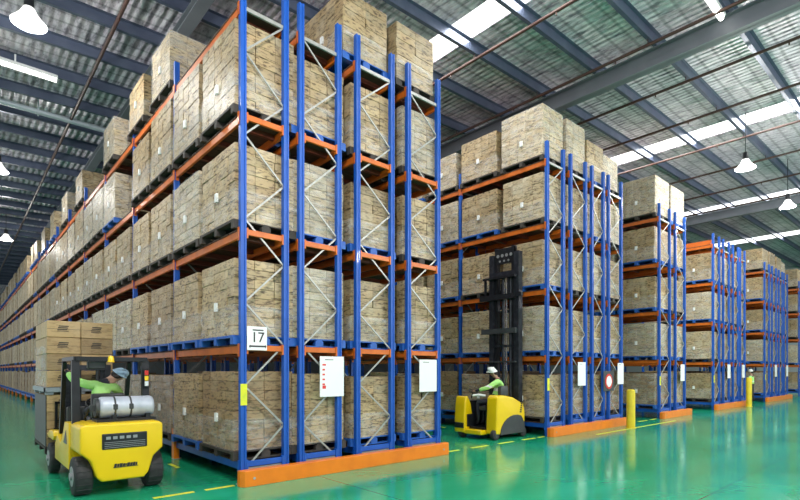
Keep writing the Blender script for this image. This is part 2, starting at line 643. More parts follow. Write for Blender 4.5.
# pendant lamps
def lamp_or_fill_light(x, y, z, power):
    l = bpy.data.lights.new('lamp_or_fill_light', 'POINT')
    l.energy = power
    l.shadow_soft_size = .25
    l.color = (1, .97, .92)
    lo = bpy.data.objects.new('lamp_or_fill_light', l)
    lo.location = (x, y, z)
    COL.objects.link(lo)


def pendant(name, x, y, z, label, power):
    r = empty(name, (x, y, z))
    tag(r, label, 'lamp', 'pendant lamps')
    b = MB()
    b.lathe([(0.05, .34), (0.1, .32), (0.16, .2), (0.3, .02), (0.31, 0), (0.29, .01), (0.14, .19), (0.03, .3)], (x, y, z), seg=24)
    b.build('lamp_shade', 'shade_lit', r, smooth=True)
    b = MB()
    b.ball((x, y, z + .05), .2, sc=(1.25, 1.25, .55), seg=16)
    b.build('bulb', 'lampglow', r, smooth=True)
    b = MB()
    b.cyl((x, y, z + .30), (x, y, z + .58), .09, seg=14, bev=.02)
    b.build('gear_housing', 'black', r, smooth=True)
    zt = roof_z(x) - .26
    b = MB()
    b.cyl((x, y, z + .57), (x, y, roof_z(x) + .02), .014, seg=8)
    b.build('suspension_rod', 'black', r)
    lamp_or_fill_light(x, y, z - .1, power)


LAMPS = [(1.16, 12.7, 8.85, 'bright round pendant lamp over the forklift aisle, nearest of that line', 520),
         (1.2, 22.8, 8.85, 'bright pendant lamp at the left picture edge, second along the forklift aisle', 380),
         (2.15, 34.5, 8.85, 'small glowing pendant lamp deepest along the forklift aisle', 380),
         (20.9, 5.06, 8.9, 'white cone pendant lamp lit over the green cross aisle, below the bright roof strip', 700),
         (27.4, 5.06, 8.95, 'white cone pendant lamp at the right picture edge over the cross aisle', 700)]
for a in LAMPS:
    pendant('pendant_lamp', *a)
# added fill lights without fittings, out of view, to brighten the roof
for x, y in ((1.2, 2.6), (8.0, -4.5), (14.5, -4.5), (21.0, -4.5), (28.0, -4.5)):
    lamp_or_fill_light(x, y, 7.2, 1000)


def tube_light(x0, x1, y, label):
    xm = (x0 + x1) / 2
    z = roof_z(xm) - .36
    r = empty('strip_light', (xm, y, z))
    tag(r, label, 'strip light', 'strip lights between the purlins')
    MB().box(x0, y - .09, z + .03, x1, y + .09, z + .12, bev=.01).build('housing', 'shade', r)
    MB().cyl((x0 + .03, y, z), (x1 - .03, y, z), .055, seg=12).build('tube', 'tubeglow', r, smooth=True)
    MB().box(xm - .02, y - .02, z + .1, xm + .02, y + .02, roof_z(xm) + .02).build('hanger', 'shade', r)


tube_light(0.3, 2.2, 16.95, 'long lit strip light over the forklift aisle, at the left picture edge')
tube_light(11.9, 13.9, 3.85, 'lit strip light near the top edge, right of the brown pipes')

# ------------------------------------------------------------------ pallet rack parts
LV = [0.36, 2.16, 3.95, 5.73, 7.42]
TOP = 7.9
POSTW, POSTD = 0.092, 0.085
BAY = 3.05
Y0 = 7.37


def post_mesh():
    b = MB()
    h, w, d = TOP, POSTW / 2, POSTD / 2
    pts = [(-w, -d), (-.022, -d), (-.016, -d + .014), (.016, -d + .014), (.022, -d), (w, -d), (w, d), (-w, d)]
    b.prism(pts, 'z', 0, h)
    return b.mesh('post', 'blue')


POST = post_mesh()
FOOT = MB().box(-.075, -.075, 0, .075, .075, .012).mesh('foot_plate', 'steel')
GUARD = MB().box(-.075, -.06, .012, -.055, .06, .6).box(-.075, -.065, .012, .03, -.05, .6).box(-.075, .05, .012, .03, .065, .6).mesh('post_guard', 'kerb')
STICK = MB().box(-.053, -.0465, 1.22, .053, -.0425, 1.55).mesh('sticker', 'line')


def brace_mesh(W, flip):
    b = MB()
    xs = (POSTW * .3, W - POSTW * .3)
    k = 1 if flip else 0
    z, step = 0.22, (TOP - .77) / 11
    for _ in range(11):
        b.bar((xs[k], 0, z), (xs[1 - k], 0, z + step), .016, .028)
        k = 1 - k
        z += step
    for zz in (0.22, TOP - .55):
        b.bar((0.03, 0, zz), (W - .03, 0, zz), .035, .06)
    return b.mesh('brace', 'steel')


def beam_mesh(L, front, blue=False):
    """one beam with its end connectors; runs along y, origin at its first end, top at z 0"""
    b = MB()
    b.box(-.025, .045, -.12, .025, L - .045, 0, bev=.006)
    for s in (.043, L - .049):
        b.box(-.03, s, -.17, .03, s + .006, .03)
    if front:
        for s in (0.0, L):
            y0, y1 = (s - .002, s + .05) if s == 0 else (s - .05, s + .002)
            b.box(-.062, y0, -.17, -.05, y1, .03)
    return b.mesh('beam', 'blue' if blue else 'orange')


def side_beam_mesh(W, blue=False):
    b = MB()
    b.box(.05, -.03, -.10, W - .05, .02, -.01, bev=.005)
    b.box(.05, -.045, -.15, .075, .03, .01)
    b.box(W - .075, -.045, -.15, W - .05, .03, .01)
    return b.mesh('side_beam', 'blue' if blue else 'orange')


def deck_mesh(W, L):
    """boards lying on the beams and the red cross bars that carry them, top at z 0"""
    b = MB()
    n = 8
    for i in range(n):
        y0 = .1 + (L - .2) * i / n
        b.box(-.035, y0, -.022, W + .035, y0 + (L - .2) / n - .03, 0, 0)
    for i in range(4):
        yy = .35 + (L - .7) * i / 3
        b.box(.03, yy - .04, -.1, W - .03, yy + .04, -.022, 1)
    return b.mesh('deck', ['deck', 'cross'])


CACHE = {}


def cached(key, fn):
    if key not in CACHE:
        CACHE[key] = fn()
    return CACHE[key]


def rack(x, W, nb, label, group, flip=False, solid=None, detail=True, y0=Y0, ends=True, sticker=True):
    """one row of pallet racking running away along y; solid: bays whose beams are separate parts"""
    W = round(W, 3)
    r = empty('pallet_rack', (x, y0, 0))
    tag(r, label, 'pallet rack', group)
    solid = nb if solid is None else solid
    for i in range(nb + 1):
        yy = i * BAY
        for dx in (0, W):
            p = put('post', POST, r, (dx, yy, 0))
            if detail and i < 6:
                put('foot_plate', FOOT, p, (0, 0, 0))
            if detail and dx == 0 and i > 0:
                put('post_guard', GUARD, p, (0, 0, 0))
            if i == 0 and dx == 0 and sticker:
                s = put('sticker', STICK, p, (0, 0, 0))
                s['label'] = 'yellow sticker on blue post'
        put('brace', cached(('br', W, flip), lambda: brace_mesh(W, flip)), r, (0, yy, 0))
    for k, z in enumerate(LV):
        if k == 4 or (k > 0 and not ends):
            continue
        put('side_beam', cached(('sb', W, k == 0), lambda: side_beam_mesh(W, k == 0)), r, (0, 0, z))
    rest = MB()
    for i in range(nb):
        for k, z in enumerate(LV):
            for side, dx in enumerate((0.0, W)):
                if i < solid and not (side == 1 and i >= solid // 2 and solid > 3):
                    put('beam', cached(('bm', side, k == 0), lambda: beam_mesh(BAY, side == 0, k == 0)), r, (dx, i * BAY, z - .022))
                else:
                    a = i * BAY
                    m = 1 if k == 0 else 0
                    rest.box(dx - .025, a + .045, z - .142, dx + .025, a + BAY - .045, z - .022, m)
                    if side == 0:
                        rest.box(dx - .062, a - .05, z - .19, dx - .05, a + .05, z + .01, m)
            put('deck', cached(('dk', W), lambda: deck_mesh(W, BAY)), r, (0, i * BAY, z))
    if len(rest.bm.verts):
        o = rest.build('beam', ['orange', 'blue'], None)
        o.parent = r
        o['kind'] = 'stuff'
        o['label'] = 'beams of the deeper bays'
    else:
        rest.bm.free()
    return r


MAIN = [(3.33, .73), (4.35, .76), (5.53, .83), (6.80, .85)]
R2 = [(11.86, .81), (13.07, .84), (14.3, .72), (15.36, .88)]
R3 = [(19.34, .98), (20.89, .98)]
R4 = [(25.37, .83), (26.8, .87), (28.3, .84), (29.5, .78)]
R5 = [(34.21, 1.0), (35.9, .96), (37.55, .88), (38.9, .85)]
R6 = [(43.3, .9), (44.9, .9)]
NBMAIN = 20
rack(*MAIN[0], NBMAIN, 'very long blue and orange pallet rack row facing the gas forklift, with the 17 sign', 'rows of the numbered rack', False, solid=14)
for i, (x, w) in enumerate(MAIN[1:]):
    rack(x, w, 3, ['second blue rack row in from the numbered corner post', 'third blue rack row in from the numbered corner post', 'blue rack row of the numbered rack, beside the reach truck aisle'][i], 'rows of the numbered rack', i % 2 == 0, detail=False, sticker=False)
WHO = [('reach truck rack', R2, 3), ('third rack, behind the near bollard', R3, 2), ('fourth rack, before the far bollard', R4, 2), ('fifth rack, beyond the far bollard', R5, 2), ('last rack at right edge', R6, 2)]
for who, rows, nb in WHO:
    for i, (x, w) in enumerate(rows):
        rack(x, w, nb if i == 0 else 2, 'blue rack with orange beams, %s row of the %s' % (ORD[i], who), 'rows of the ' + who, i % 2 == 1, detail=False, ends=False, sticker=i == 0)

# orange kerbs protecting the rack ends
for (x0, x1, lab) in ((MAIN[0][0] - .12, MAIN[3][0] + MAIN[3][1] + .14, 'long low orange steel kerb in front of the numbered rack'), (R2[0][0] - .12, R2[3][0] + R2[3][1] + .12, 'low orange kerb in front of the rack behind the reach truck'),
                      (R3[0][0] - .15, R3[1][0] + R3[1][1] + .2, 'short orange kerb in front of the third rack, right of the near bollard'), (R4[0][0] - .15, R4[3][0] + R4[3][1] + .3, 'orange kerb in front of the fourth rack, left of the far bollard'),
                      (R5[0][0] - .2, R5[3][0] + R5[3][1] + .3, 'orange kerb in front of the fifth rack, right of the far bollard')):
    r = empty('rack_kerb', ((x0 + x1) / 2, 7.22, 0))
    tag(r, lab, 'kerb', 'orange rack end kerbs')
    MB().prism([(x0, 7.2), (x0 + .05, 7.13), (x1 - .05, 7.13), (x1, 7.2), (x1, 7.29), (x0, 7.29)], 'z', 0, .24, bev=.006).build('guard_rail', 'kerb', r)
    b = MB()
    for xx in (x0 + .2, x1 - .2):
        b.cyl((xx, 7.1255, .12), (xx, 7.135, .12), .022, seg=8)
    b.build('bolt', 'steel', r)

# ------------------------------------------------------------------ pallet loads
LX, LY = 0.97, 1.385


def pallet_mesh(lx, ly, m):
    b = MB()
    for i in range(7):
        y0 = -ly / 2 + ly * i / 7 + .01
        b.box(-lx / 2, y0, .12, lx / 2, y0 + ly / 7 - .02, .14)
    for i in range(3):
        y0 = (-ly / 2, -.05, ly / 2 - .1)[i]
        b.box(-lx / 2, y0, 0, lx / 2, y0 + .1, .02)
        for x0 in (-lx / 2, -.07, lx / 2 - .14):
            b.box(x0, y0, .02, x0 + .14, y0 + .1, .1)
    for x0 in (-lx / 2, -.05, lx / 2 - .1):
        b.box(x0, -ly / 2, .1, x0 + .1, ly / 2, .12)
    return b.mesh('pallet', m)


def carton_mesh(nx, ny, nz, h, seed, m, lx=LX, ly=LY, lose=0, bev=.0035):
    rnd = random.Random(seed)
    b = MB()
    bm = b.bm
    lay = bm.loops.layers.color.new('tint')
    dx, dy, dz = (lx - .04) / nx, (ly - .04) / ny, h / nz
    cells = [(i, j, k) for i in range(nx) for j in range(ny) for k in range(nz) if i in (0, nx - 1) or j in (0, ny - 1) or k == nz - 1]
    top = [(i, j) for i in range(nx) for j in range(ny)]
    rnd.shuffle(top)
    gone = set((i, j, nz - 1) for i, j in top[:lose])
    for (i, j, k) in cells:
        if (i, j, k) in gone:
            continue
        g = .002
        ox, oy = rnd.uniform(-.006, .006), rnd.uniform(-.006, .006)
        x0 = -lx / 2 + .02 + i * dx + g + ox
        y0 = -ly / 2 + .02 + j * dy + g + oy
        z0 = k * dz + .001
        n0 = len(bm.faces)
        b.box(x0, y0, z0, x0 + dx - 2 * g, y0 + dy - 2 * g, z0 + dz - rnd.uniform(.002, .006), 0, bev)
        t = rnd.uniform(.88, 1.03)
        w = rnd.uniform(-.015, .02)
        bm.faces.ensure_lookup_table()
        for f in bm.faces[n0:]:
            for lp in f.loops:
                lp[lay] = (min(1, t + w), t, max(0, t - w), 1)
    # dark core so that no light passes between the cartons
    n0 = len(bm.faces)
    b.box(-lx / 2 + dx * .5, -ly / 2 + dy * .5, .01, lx / 2 - dx * .5, ly / 2 - dy * .5, h - dz * 1.1)
    bm.faces.ensure_lookup_table()
    for f in bm.faces[n0:]:
        for lp in f.loops:
            lp[lay] = (.3, .3, .3, 1)
    # printed marks on two sides of some cartons
    me = b.mesh('carton_stack', m)
    return me


def film_mesh(h, f0, f1, lx=LX, ly=LY):
    """open sleeve of clear film round the cartons"""
    b = MB()
    x, y = lx / 2 + .004, ly / 2 + .004
    c = .05
    ring = [(-x + c, -y), (x - c, -y), (x, -y + c), (x, y - c), (x - c, y), (-x + c, y), (-x, y - c), (-x, -y + c)]
    rows = []
    n = 5
    for k in range(n + 1):
        z = h * (f0 + (f1 - f0) * k / n)
        rows.append([b.bm.verts.new((px * random.uniform(.997, 1.006), py * random.uniform(.997, 1.006), z)) for px, py in ring])
    for A, B in zip(rows[:-1], rows[1:]):
        for i in range(8):
            b.bm.faces.new((A[i], A[(i + 1) % 8], B[(i + 1) % 8], B[i]))
    return b.mesh('stretch_wrap', 'film')


def label_mesh(lx=LX, ly=LY):
    b = MB()
    b.box(-lx / 2 - .012, -.04, .42, -lx / 2 + .02, .04, .56)
    return b.mesh('paper_label', 'paper')


PALLETS = [pallet_mesh(LX + .02, LY + .02, m) for m in ('pallet_blue', 'pallet_wood_shaded')]
VAR = []
for i, (nx, ny, nz, h, m, ly) in enumerate([(3, 5, 8, 1.20, 'carton', LY), (3, 4, 9, 1.22, 'carton_pale', LY), (2, 5, 7, 1.14, 'carton', LY), (3, 4, 9, 1.24, 'carton_pale', LY - .05), (3, 5, 8, 1.16, 'carton_brown', LY), (3, 4, 8, 1.2, 'carton', LY - .06),
                                            (3, 4, 7, .98, 'carton', LY - .12), (3, 5, 9, 1.38, 'carton_pale', LY), (2, 4, 8, 1.24, 'carton_brown', LY - .06), (3, 5, 9, 1.34, 'carton', LY), (3, 4, 7, 1.06, 'carton_pale', LY - .15)]):
    VAR.append((carton_mesh(nx, ny, nz, h, 10 + i, m, ly=ly), film_mesh(h, 0, .99 if i % 3 == 1 else .4, ly=ly), h, m))
FARV = []
for i, v in enumerate(VAR):   # far copies: pallet and cartons in one mesh
    me = v[0].copy()
    bm = bmesh.new()
    bm.from_mesh(me)
    bmesh.ops.translate(bm, verts=bm.verts, vec=(0, 0, .14))
    pb = bmesh.new()
    pb.from_mesh(PALLETS[i % 2])
    tmp = bpy.data.meshes.new('tmp')
    pb.to_mesh(tmp)
    n0 = len(bm.faces)
    bm.from_mesh(tmp)
    bm.faces.ensure_lookup_table()
    for f in bm.faces[n0:]:
        f.material_index = 1
    bm.to_mesh(me)
    bm.free()
    pb.free()
    me.materials.append(M['pallet_blue' if i % 2 == 0 else 'pallet_wood_shaded'])
    FARV.append(me)
PLABEL = label_mesh()
LOADS = []


BYKEY = {}


def load(x, y, z, var, label, group, pal=0, near=True, wrap=True, paper=True, sx=1.0, key=None):
    """a pallet of cartons standing with its base centre at x, y, z"""
    if not near:
        o = put('pallet_load', FARV[var], None, (x, y, z))
        tag(o, label, 'pallet of cartons', group)
        BYKEY[o.name] = key
        return o
    r = empty('pallet_load', (x, y, z))
    r.rotation_euler[2] = random.uniform(-.006, .006)
    r.scale[0] = sx
    BYKEY[r.name] = key
    tag(r, label, 'pallet of cartons', group)
    put('pallet', PALLETS[pal], r, (0, 0, 0))
    put('carton_stack', VAR[var][0], r, (0, 0, .141))
    if wrap:
        put('stretch_wrap', VAR[var][1], r, (0, 0, .141))
    if paper:
        put('paper_label', PLABEL, r, (0, 0, .141))
    return r


LEVELNAME = ['floor', 'lowest orange', 'second orange', 'third orange', 'top']


def lname(k):
    return 'bottom level' if k == 0 else '%s beam level' % ['', 'first', 'second', 'third', 'top'][k]


def slots(nb):
    for i in range(nb):
        for s in range(2):
            yield i, s, Y0 + i * BAY + .066 + LY / 2 + s * (LY + .15)


SKIP = set()
NV = len(VAR)
# the long face of the first row, counted from the numbered corner post
top_gone = {(0, 0), (0, 1), (2, 0), (3, 0), (3, 1), (4, 1), (5, 1), (6, 1), (7, 1), (9, 0), (11, 1), (14, 0), (16, 1)}
xc = MAIN[0][0] + MAIN[0][1] / 2 + .01
rv = random.Random(3)
KEYS = []
HIDDEN = set()   # deep loads that stand wholly behind others
for i in (17, 18, 19):
    HIDDEN |= {("A", i, s, k) for s in (0, 1) for k in range(5)} - {("A", 17, 0, 4)}
for w, codes in {
    'fi': '0010 0011 1010 1011 1013 1014 2010 2011 2012 2013 2014 3010 3011 3012 3013 3014',
    'fo': '1010 1013 2011 2012 2013 3011 3012 3013',
    'la': '0010 0011 0013 0014 1003 1004 1011 1013 1014',
    'nu': '1010 1011 1012 1013 1101 1102 1103 1104 1111 1112 1113 1114 2010 2012 2013 2100 2101 2102 2103 2104 2110 2111 2112 2113 2114 3010 3011 3012 3013 3014 3100 3101 3102 3103 3104 3111 3112 3113 3114',
    'ra': '0113 0202 0203 0204 0210 0212 0213 0214 1011 1012 1013 1014 2011 2012 2013 2014 3011 3012 3013 3014',
    'th': '1012 1013 1014',
}.items():
    HIDDEN |= {(w, *map(int, c)) for c in codes.split()}
for i, s, yc in slots(NBMAIN):
    for k in range(5):
        v = rv.choice([0, 1, 2, 3, 5, 1, 0, 5]) if k else rv.choice([4, 8, 4, 0])
        dy = rv.uniform(-.012, .012)
        if k == 4:
            v = rv.choice([6, 10, 6])
            if (i, s) in top_gone:
                continue
            if (i, s) == (1, 1):
                dy = .3
        if k == 3 and (i, s) == (2, 0):
            continue
        if k == 3:
            v = 9 if i == 0 else rv.choice([9, 3, 1, 0])
        if k in (1, 2) and i == 0:
            v = (0, 5)[s] if k == 1 else (0, 1)[s]
        n = i * 2 + s
        KEYS.append(('A', i, s, k))
        if KEYS[-1] in HIDDEN:
            continue
        lab = 'cartons facing the forklift aisle, %s, %s from the 17 sign' % (lname(k), nth(n))
        load(xc + rv.uniform(-.01, .01) + (.05 if i < 6 else 0), yc + dy, LV[k], v, lab, 'carton pallets along the forklift aisle', pal=0 if rv.random() < (.9, .9, .35, .12, .1)[k] else 1, near=i < 6, key=KEYS[-1], sx=1.1)

# the other rows of the numbered rack and the rows of the racks beyond
ROWNAME = ['first', 'second', 'third', 'fourth']


def fill(rows, who, nb, first=0, gone=(), group=None, nb0=None, tall=(), sx=1.0, shift=0.0, shift4=0.0):
    rv = random.Random(len(who))
    for ri, (x, w) in enumerate(rows):
        if ri < first:
            continue
        for i, s, yc in slots(nb0 if (ri == 0 and nb0) else nb):
            for k in range(5):
                v = rv.choice([0, 1, 2, 3, 5, 0]) if k else rv.choice([4, 8, 0, 2])
                if k == 4:
                    v = rv.choice([10, 2, 0])
                if (ri, i, s, k) in tall:
                    v = 7
                if (ri, i, s, k) in gone:
                    continue
                if (ri, None, None, k) in gone:
                    continue
                key = (who[:2], ri, i, s, k)
                if key in HIDDEN:
                    continue
                lab = 'cartons, %s, %s row of the %s, %s' % (lname(k), ROWNAME[ri], who, ('at the end', 'second in', 'third in', 'fourth in', 'fifth in', 'sixth in')[i * 2 + s])
                load(x + w / 2 + (shift if k < 4 else shift4), yc + rv.uniform(-.012, .012), LV[k], v, lab, group or ('carton pallets in the ' + who), pal=0 if rv.random() < (.8, .8, .6, .4, .3)[k] else 1, near=True, sx=sx, key=key)


fill(MAIN, 'numbered rack', 2, first=1, shift=.03, shift4=-.15, sx=1.12, gone={(1, 0, 0, 4), (1, 0, 1, 4)})
fill(R2, 'rack beside the reach truck', 1, nb0=3, tall={(0, 0, 0, 4), (1, 0, 0, 4)}, sx=1.1, shift=.06, shift4=.04)
fill(R3, 'third rack', 1, tall={(0, 0, 0, 4), (1, 0, 0, 4)}, sx=1.42, shift=.02)
fill(R4, 'fourth rack', 1, gone={(0, None, None, 4), (1, None, None, 4), (2, None, None, 4), (3, None, None, 4)})
fill(R5, 'fifth rack', 1, sx=1.3)
fill(R6, 'last rack', 1, sx=1.3)

# spare orange beams lying on top of the fourth rack
for i, (dx, dz) in enumerate(((.12, 0), (.34, 0), (.23, .13))):
    x = R4[0][0] + dx
    o = MB().box(x - .06, Y0 + .12, LV[4] + dz, x + .06, Y0 + 2.5, LV[4] + .12 + dz, bev=.01).build('spare_rail', 'orange', None)
    tag(o, ['spare orange rail on the fourth rack, bottom layer, nearest the aisle', 'spare orange rail on the fourth rack, bottom layer, inner one', 'spare orange rail lying on two others on top of the fourth rack'][i], 'rail', 'spare orange rails on the fourth rack')


# ------------------------------------------------------------------ floor markings
def marking(x0, x1, y0, y1):
    struct(MB().box(x0, y0, 0.0, x1, y1, .003).build('floor_marking', 'line'))


for x0, x1 in ((1.0, 1.55), (2.05, 2.6), (2.76, 3.2), (-.2, .5), (7.85, 8.35), (8.75, 9.35), (9.75, 10.35), (10.75, 11.3), (11.45, 11.72), (16.6, 17.2), (17.6, 18.3), (18.6, 19.1)):
    marking(x0, x1, 7.34, 7.42)
marking(13.2, 18.9, 6.62, 6.69)
for y0, y1 in ((9.2, 9.8), (10.6, 11.3), (12.2, 12.9)):
    marking(11.3, 11.38, y0, y1)
for y0, y1 in ((8.5, 9.2), (9.8, 10.6)):
    marking(18.8, 18.9, y0, y1)
for y0, y1 in ((9.4, 9.9), (10.5, 11.2), (12, 12.7)):
    marking(3.0, 3.07, y0, y1)


# ------------------------------------------------------------------ signs
def text_mesh(s, size, m, loc, parent, name, depth=.002, align='CENTER', rot=(PI / 2, 0, 0)):
    cu = bpy.data.curves.new('txt', 'FONT')
    cu.body = s
    cu.size = size
    cu.extrude = depth
    cu.align_x = align
    cu.align_y = 'CENTER'
    o = bpy.data.objects.new('txt', cu)
    COL.objects.link(o)
    bpy.context.view_layer.update()
    me = bpy.data.meshes.new_from_object(o.evaluated_get(bpy.context.evaluated_depsgraph_get()))
    bpy.data.objects.remove(o)
    me.transform(Matrix.Translation(loc) @ (Matrix.Rotation(rot[2], 4, 'Z') @ Matrix.Rotation(rot[0], 4, 'X')))
    me.materials.clear()
    me.materials.append(M[m])
    return put(name, me, parent)


def board(name, x0, x1, z0, z1, label, cat, group=None, y=Y0 - .058):
    r = empty(name, ((x0 + x1) / 2, y, (z0 + z1) / 2))
    tag(r, label, cat, group)
    MB().box(x0, y - .004, z0, x1, y + .004, z1, bev=.0015).build('panel', 'paper', r)
    b = MB()
    for zz in (z0 + .05, z1 - .05):
        b.box((x0 + x1) / 2 - .02, y + .004, zz - .012, (x0 + x1) / 2 + .02, y + .02, zz + .012)
    b.build('clip', 'steel', r)
    return r


ys = Y0 - .058
xs0 = MAIN[0][0] + .045
sg = board('rack_sign', xs0, xs0 + .33, 2.07, 2.44, 'white square sign with number 17 between two black bars', 'sign')
text_mesh('17', .23, 'ink', (xs0 + .175, ys - .006, 2.265), sg, 'numeral')
b = MB()
b.box(xs0 + .09, ys - .007, 2.375, xs0 + .27, ys - .004, 2.394)
b.box(xs0 + .05, ys - .007, 2.12, xs0 + .30, ys - .004, 2.145)
for s in (-1, 1):
    xx = xs0 + .175 + s * .125
    b.prism([(xx, 2.10), (xx + s * .02, 2.13), (xx, 2.16)], 'y', ys - .007, ys - .004)
b.build('bar_mark', 'ink', sg)


def notice(x0, w, z0, z1, label, red=True):
    o = board('notice_board', x0, x0 + w, z0, z1, label, 'notice', 'white notices on the rack ends')
    b = MB()
    h = z1 - z0
    n = 5
    for i in range(n):
        zz = z1 - h * (.2 + .12 * i)
        b.box(x0 + w * .1, ys - .006, zz - h * .03, x0 + w * (.2 if i else .24), ys - .0042, zz + h * .012)
    b.box(x0 + w * .1, ys - .006, z0 + h * .2, x0 + w * .24, ys - .0042, z0 + h * .28)
    if red:
        b.build('red_mark', 'redink', o)
    b2 = MB()
    b2.box(x0 + w * .2, ys - .006, z1 - h * .09, x0 + w * .55, ys - .0042, z1 - h * .075)
    b2.build('heading_line', 'ink', o)


notice(4.69, .50, 1.30, 2.0, 'large white notice with red marks on the numbered rack')
notice(7.06, .50, 1.32, 1.98, 'white notice on the last post of the numbered rack, by the reach truck aisle', False)
notice(13.38, .44, 1.32, 2.0, 'white notice on the rack behind the reach truck, left of the round sign', False)
notice(15.88, .42, 1.32, 2.0, 'narrow white notice right of the round sign, above the near bollard', False)
notice(21.3, .42, 1.35, 2.0, 'white notice on the last post of the third rack', False)
notice(27.25, .45, 1.4, 2.05, 'white notice in the middle of the fourth rack end', False)
notice(29.6, .45, 1.4, 2.05, 'white notice on the right posts of the fourth rack, above the far bollard', False)
notice(36.3, .5, 1.4, 2.1, 'white notice in the middle of the fifth rack end', False)
notice(39.2, .5, 1.4, 2.1, 'white notice on the last post of the fifth rack', False)

r = empty('round_sign', (15.2, ys, 1.45))
tag(r, 'round white sign with red rim on a dark square backing', 'sign')
MB().box(14.93, ys - .004, 1.12, 15.62, ys + .004, 1.74, bev=.002).build('backing_board', 'charcoal', r)
MB().cyl((15.26, ys - .014, 1.42), (15.26, ys - .004, 1.42), .24, seg=32).build('red_rim', 'red', r)
MB().cyl((15.26, ys - .02, 1.42), (15.26, ys - .013, 1.42), .17, seg=32).build('white_disc', 'paper', r)


# ------------------------------------------------------------------ bollards
def bollard(x, y, h, rad, label):
    r = empty('bollard', (x, y, 0))
    tag(r, label, 'bollard', 'yellow bollards')
    b = MB()
    b.lathe([(rad, 0.0), (rad, h - .06), (rad * .92, h - .02), (rad * .6, h), (0.001, h + .005)], (x, y, 0), seg=24)
    b.build('post', 'bollard', r, smooth=True)
    MB().cyl((x, y, 0), (x, y, .015), rad * 1.25, seg=24).build('base_plate', 'bollard', r)


bollard(15.48, 6.72, 1.18, .125, 'yellow bollard at the end of the rack with the round sign')
bollard(29.1, 6.9, 1.42, .125, 'far yellow bollard with a worker in a green vest behind it')


# ------------------------------------------------------------------ people
def skin_mesh(name, joints, bones, root, extra=None):
    """grow one closed surface over a joint graph; joints: key -> (xyz, radius or (rx, ry))"""
    keys = list(joints)
    me = bpy.data.meshes.new(name)
    me.from_pydata([joints[k][0] for k in keys], [(keys.index(a), keys.index(b)) for a, b in bones], [])
    o = bpy.data.objects.new(name, me)
    COL.objects.link(o)
    md = o.modifiers.new('skin', 'SKIN')
    md.use_smooth_shade = True
    md.branch_smoothing = 0.4
    roots = root if isinstance(root, (list, tuple)) else [root]
    for k, v in zip(keys, me.skin_vertices[0].data):
        rr = joints[k][1]
        v.radius = rr if isinstance(rr, tuple) else (rr, rr)
        v.use_root = k in roots
    sd = o.modifiers.new('sub', 'SUBSURF')
    sd.levels = sd.render_levels = 2
    bpy.context.view_layer.update()
    ev = o.evaluated_get(bpy.context.evaluated_depsgraph_get())
    out = bpy.data.meshes.new_from_object(ev)
    bpy.data.objects.remove(o)
    out.name = name
    for p in out.polygons:
        p.use_smooth = True
    return out


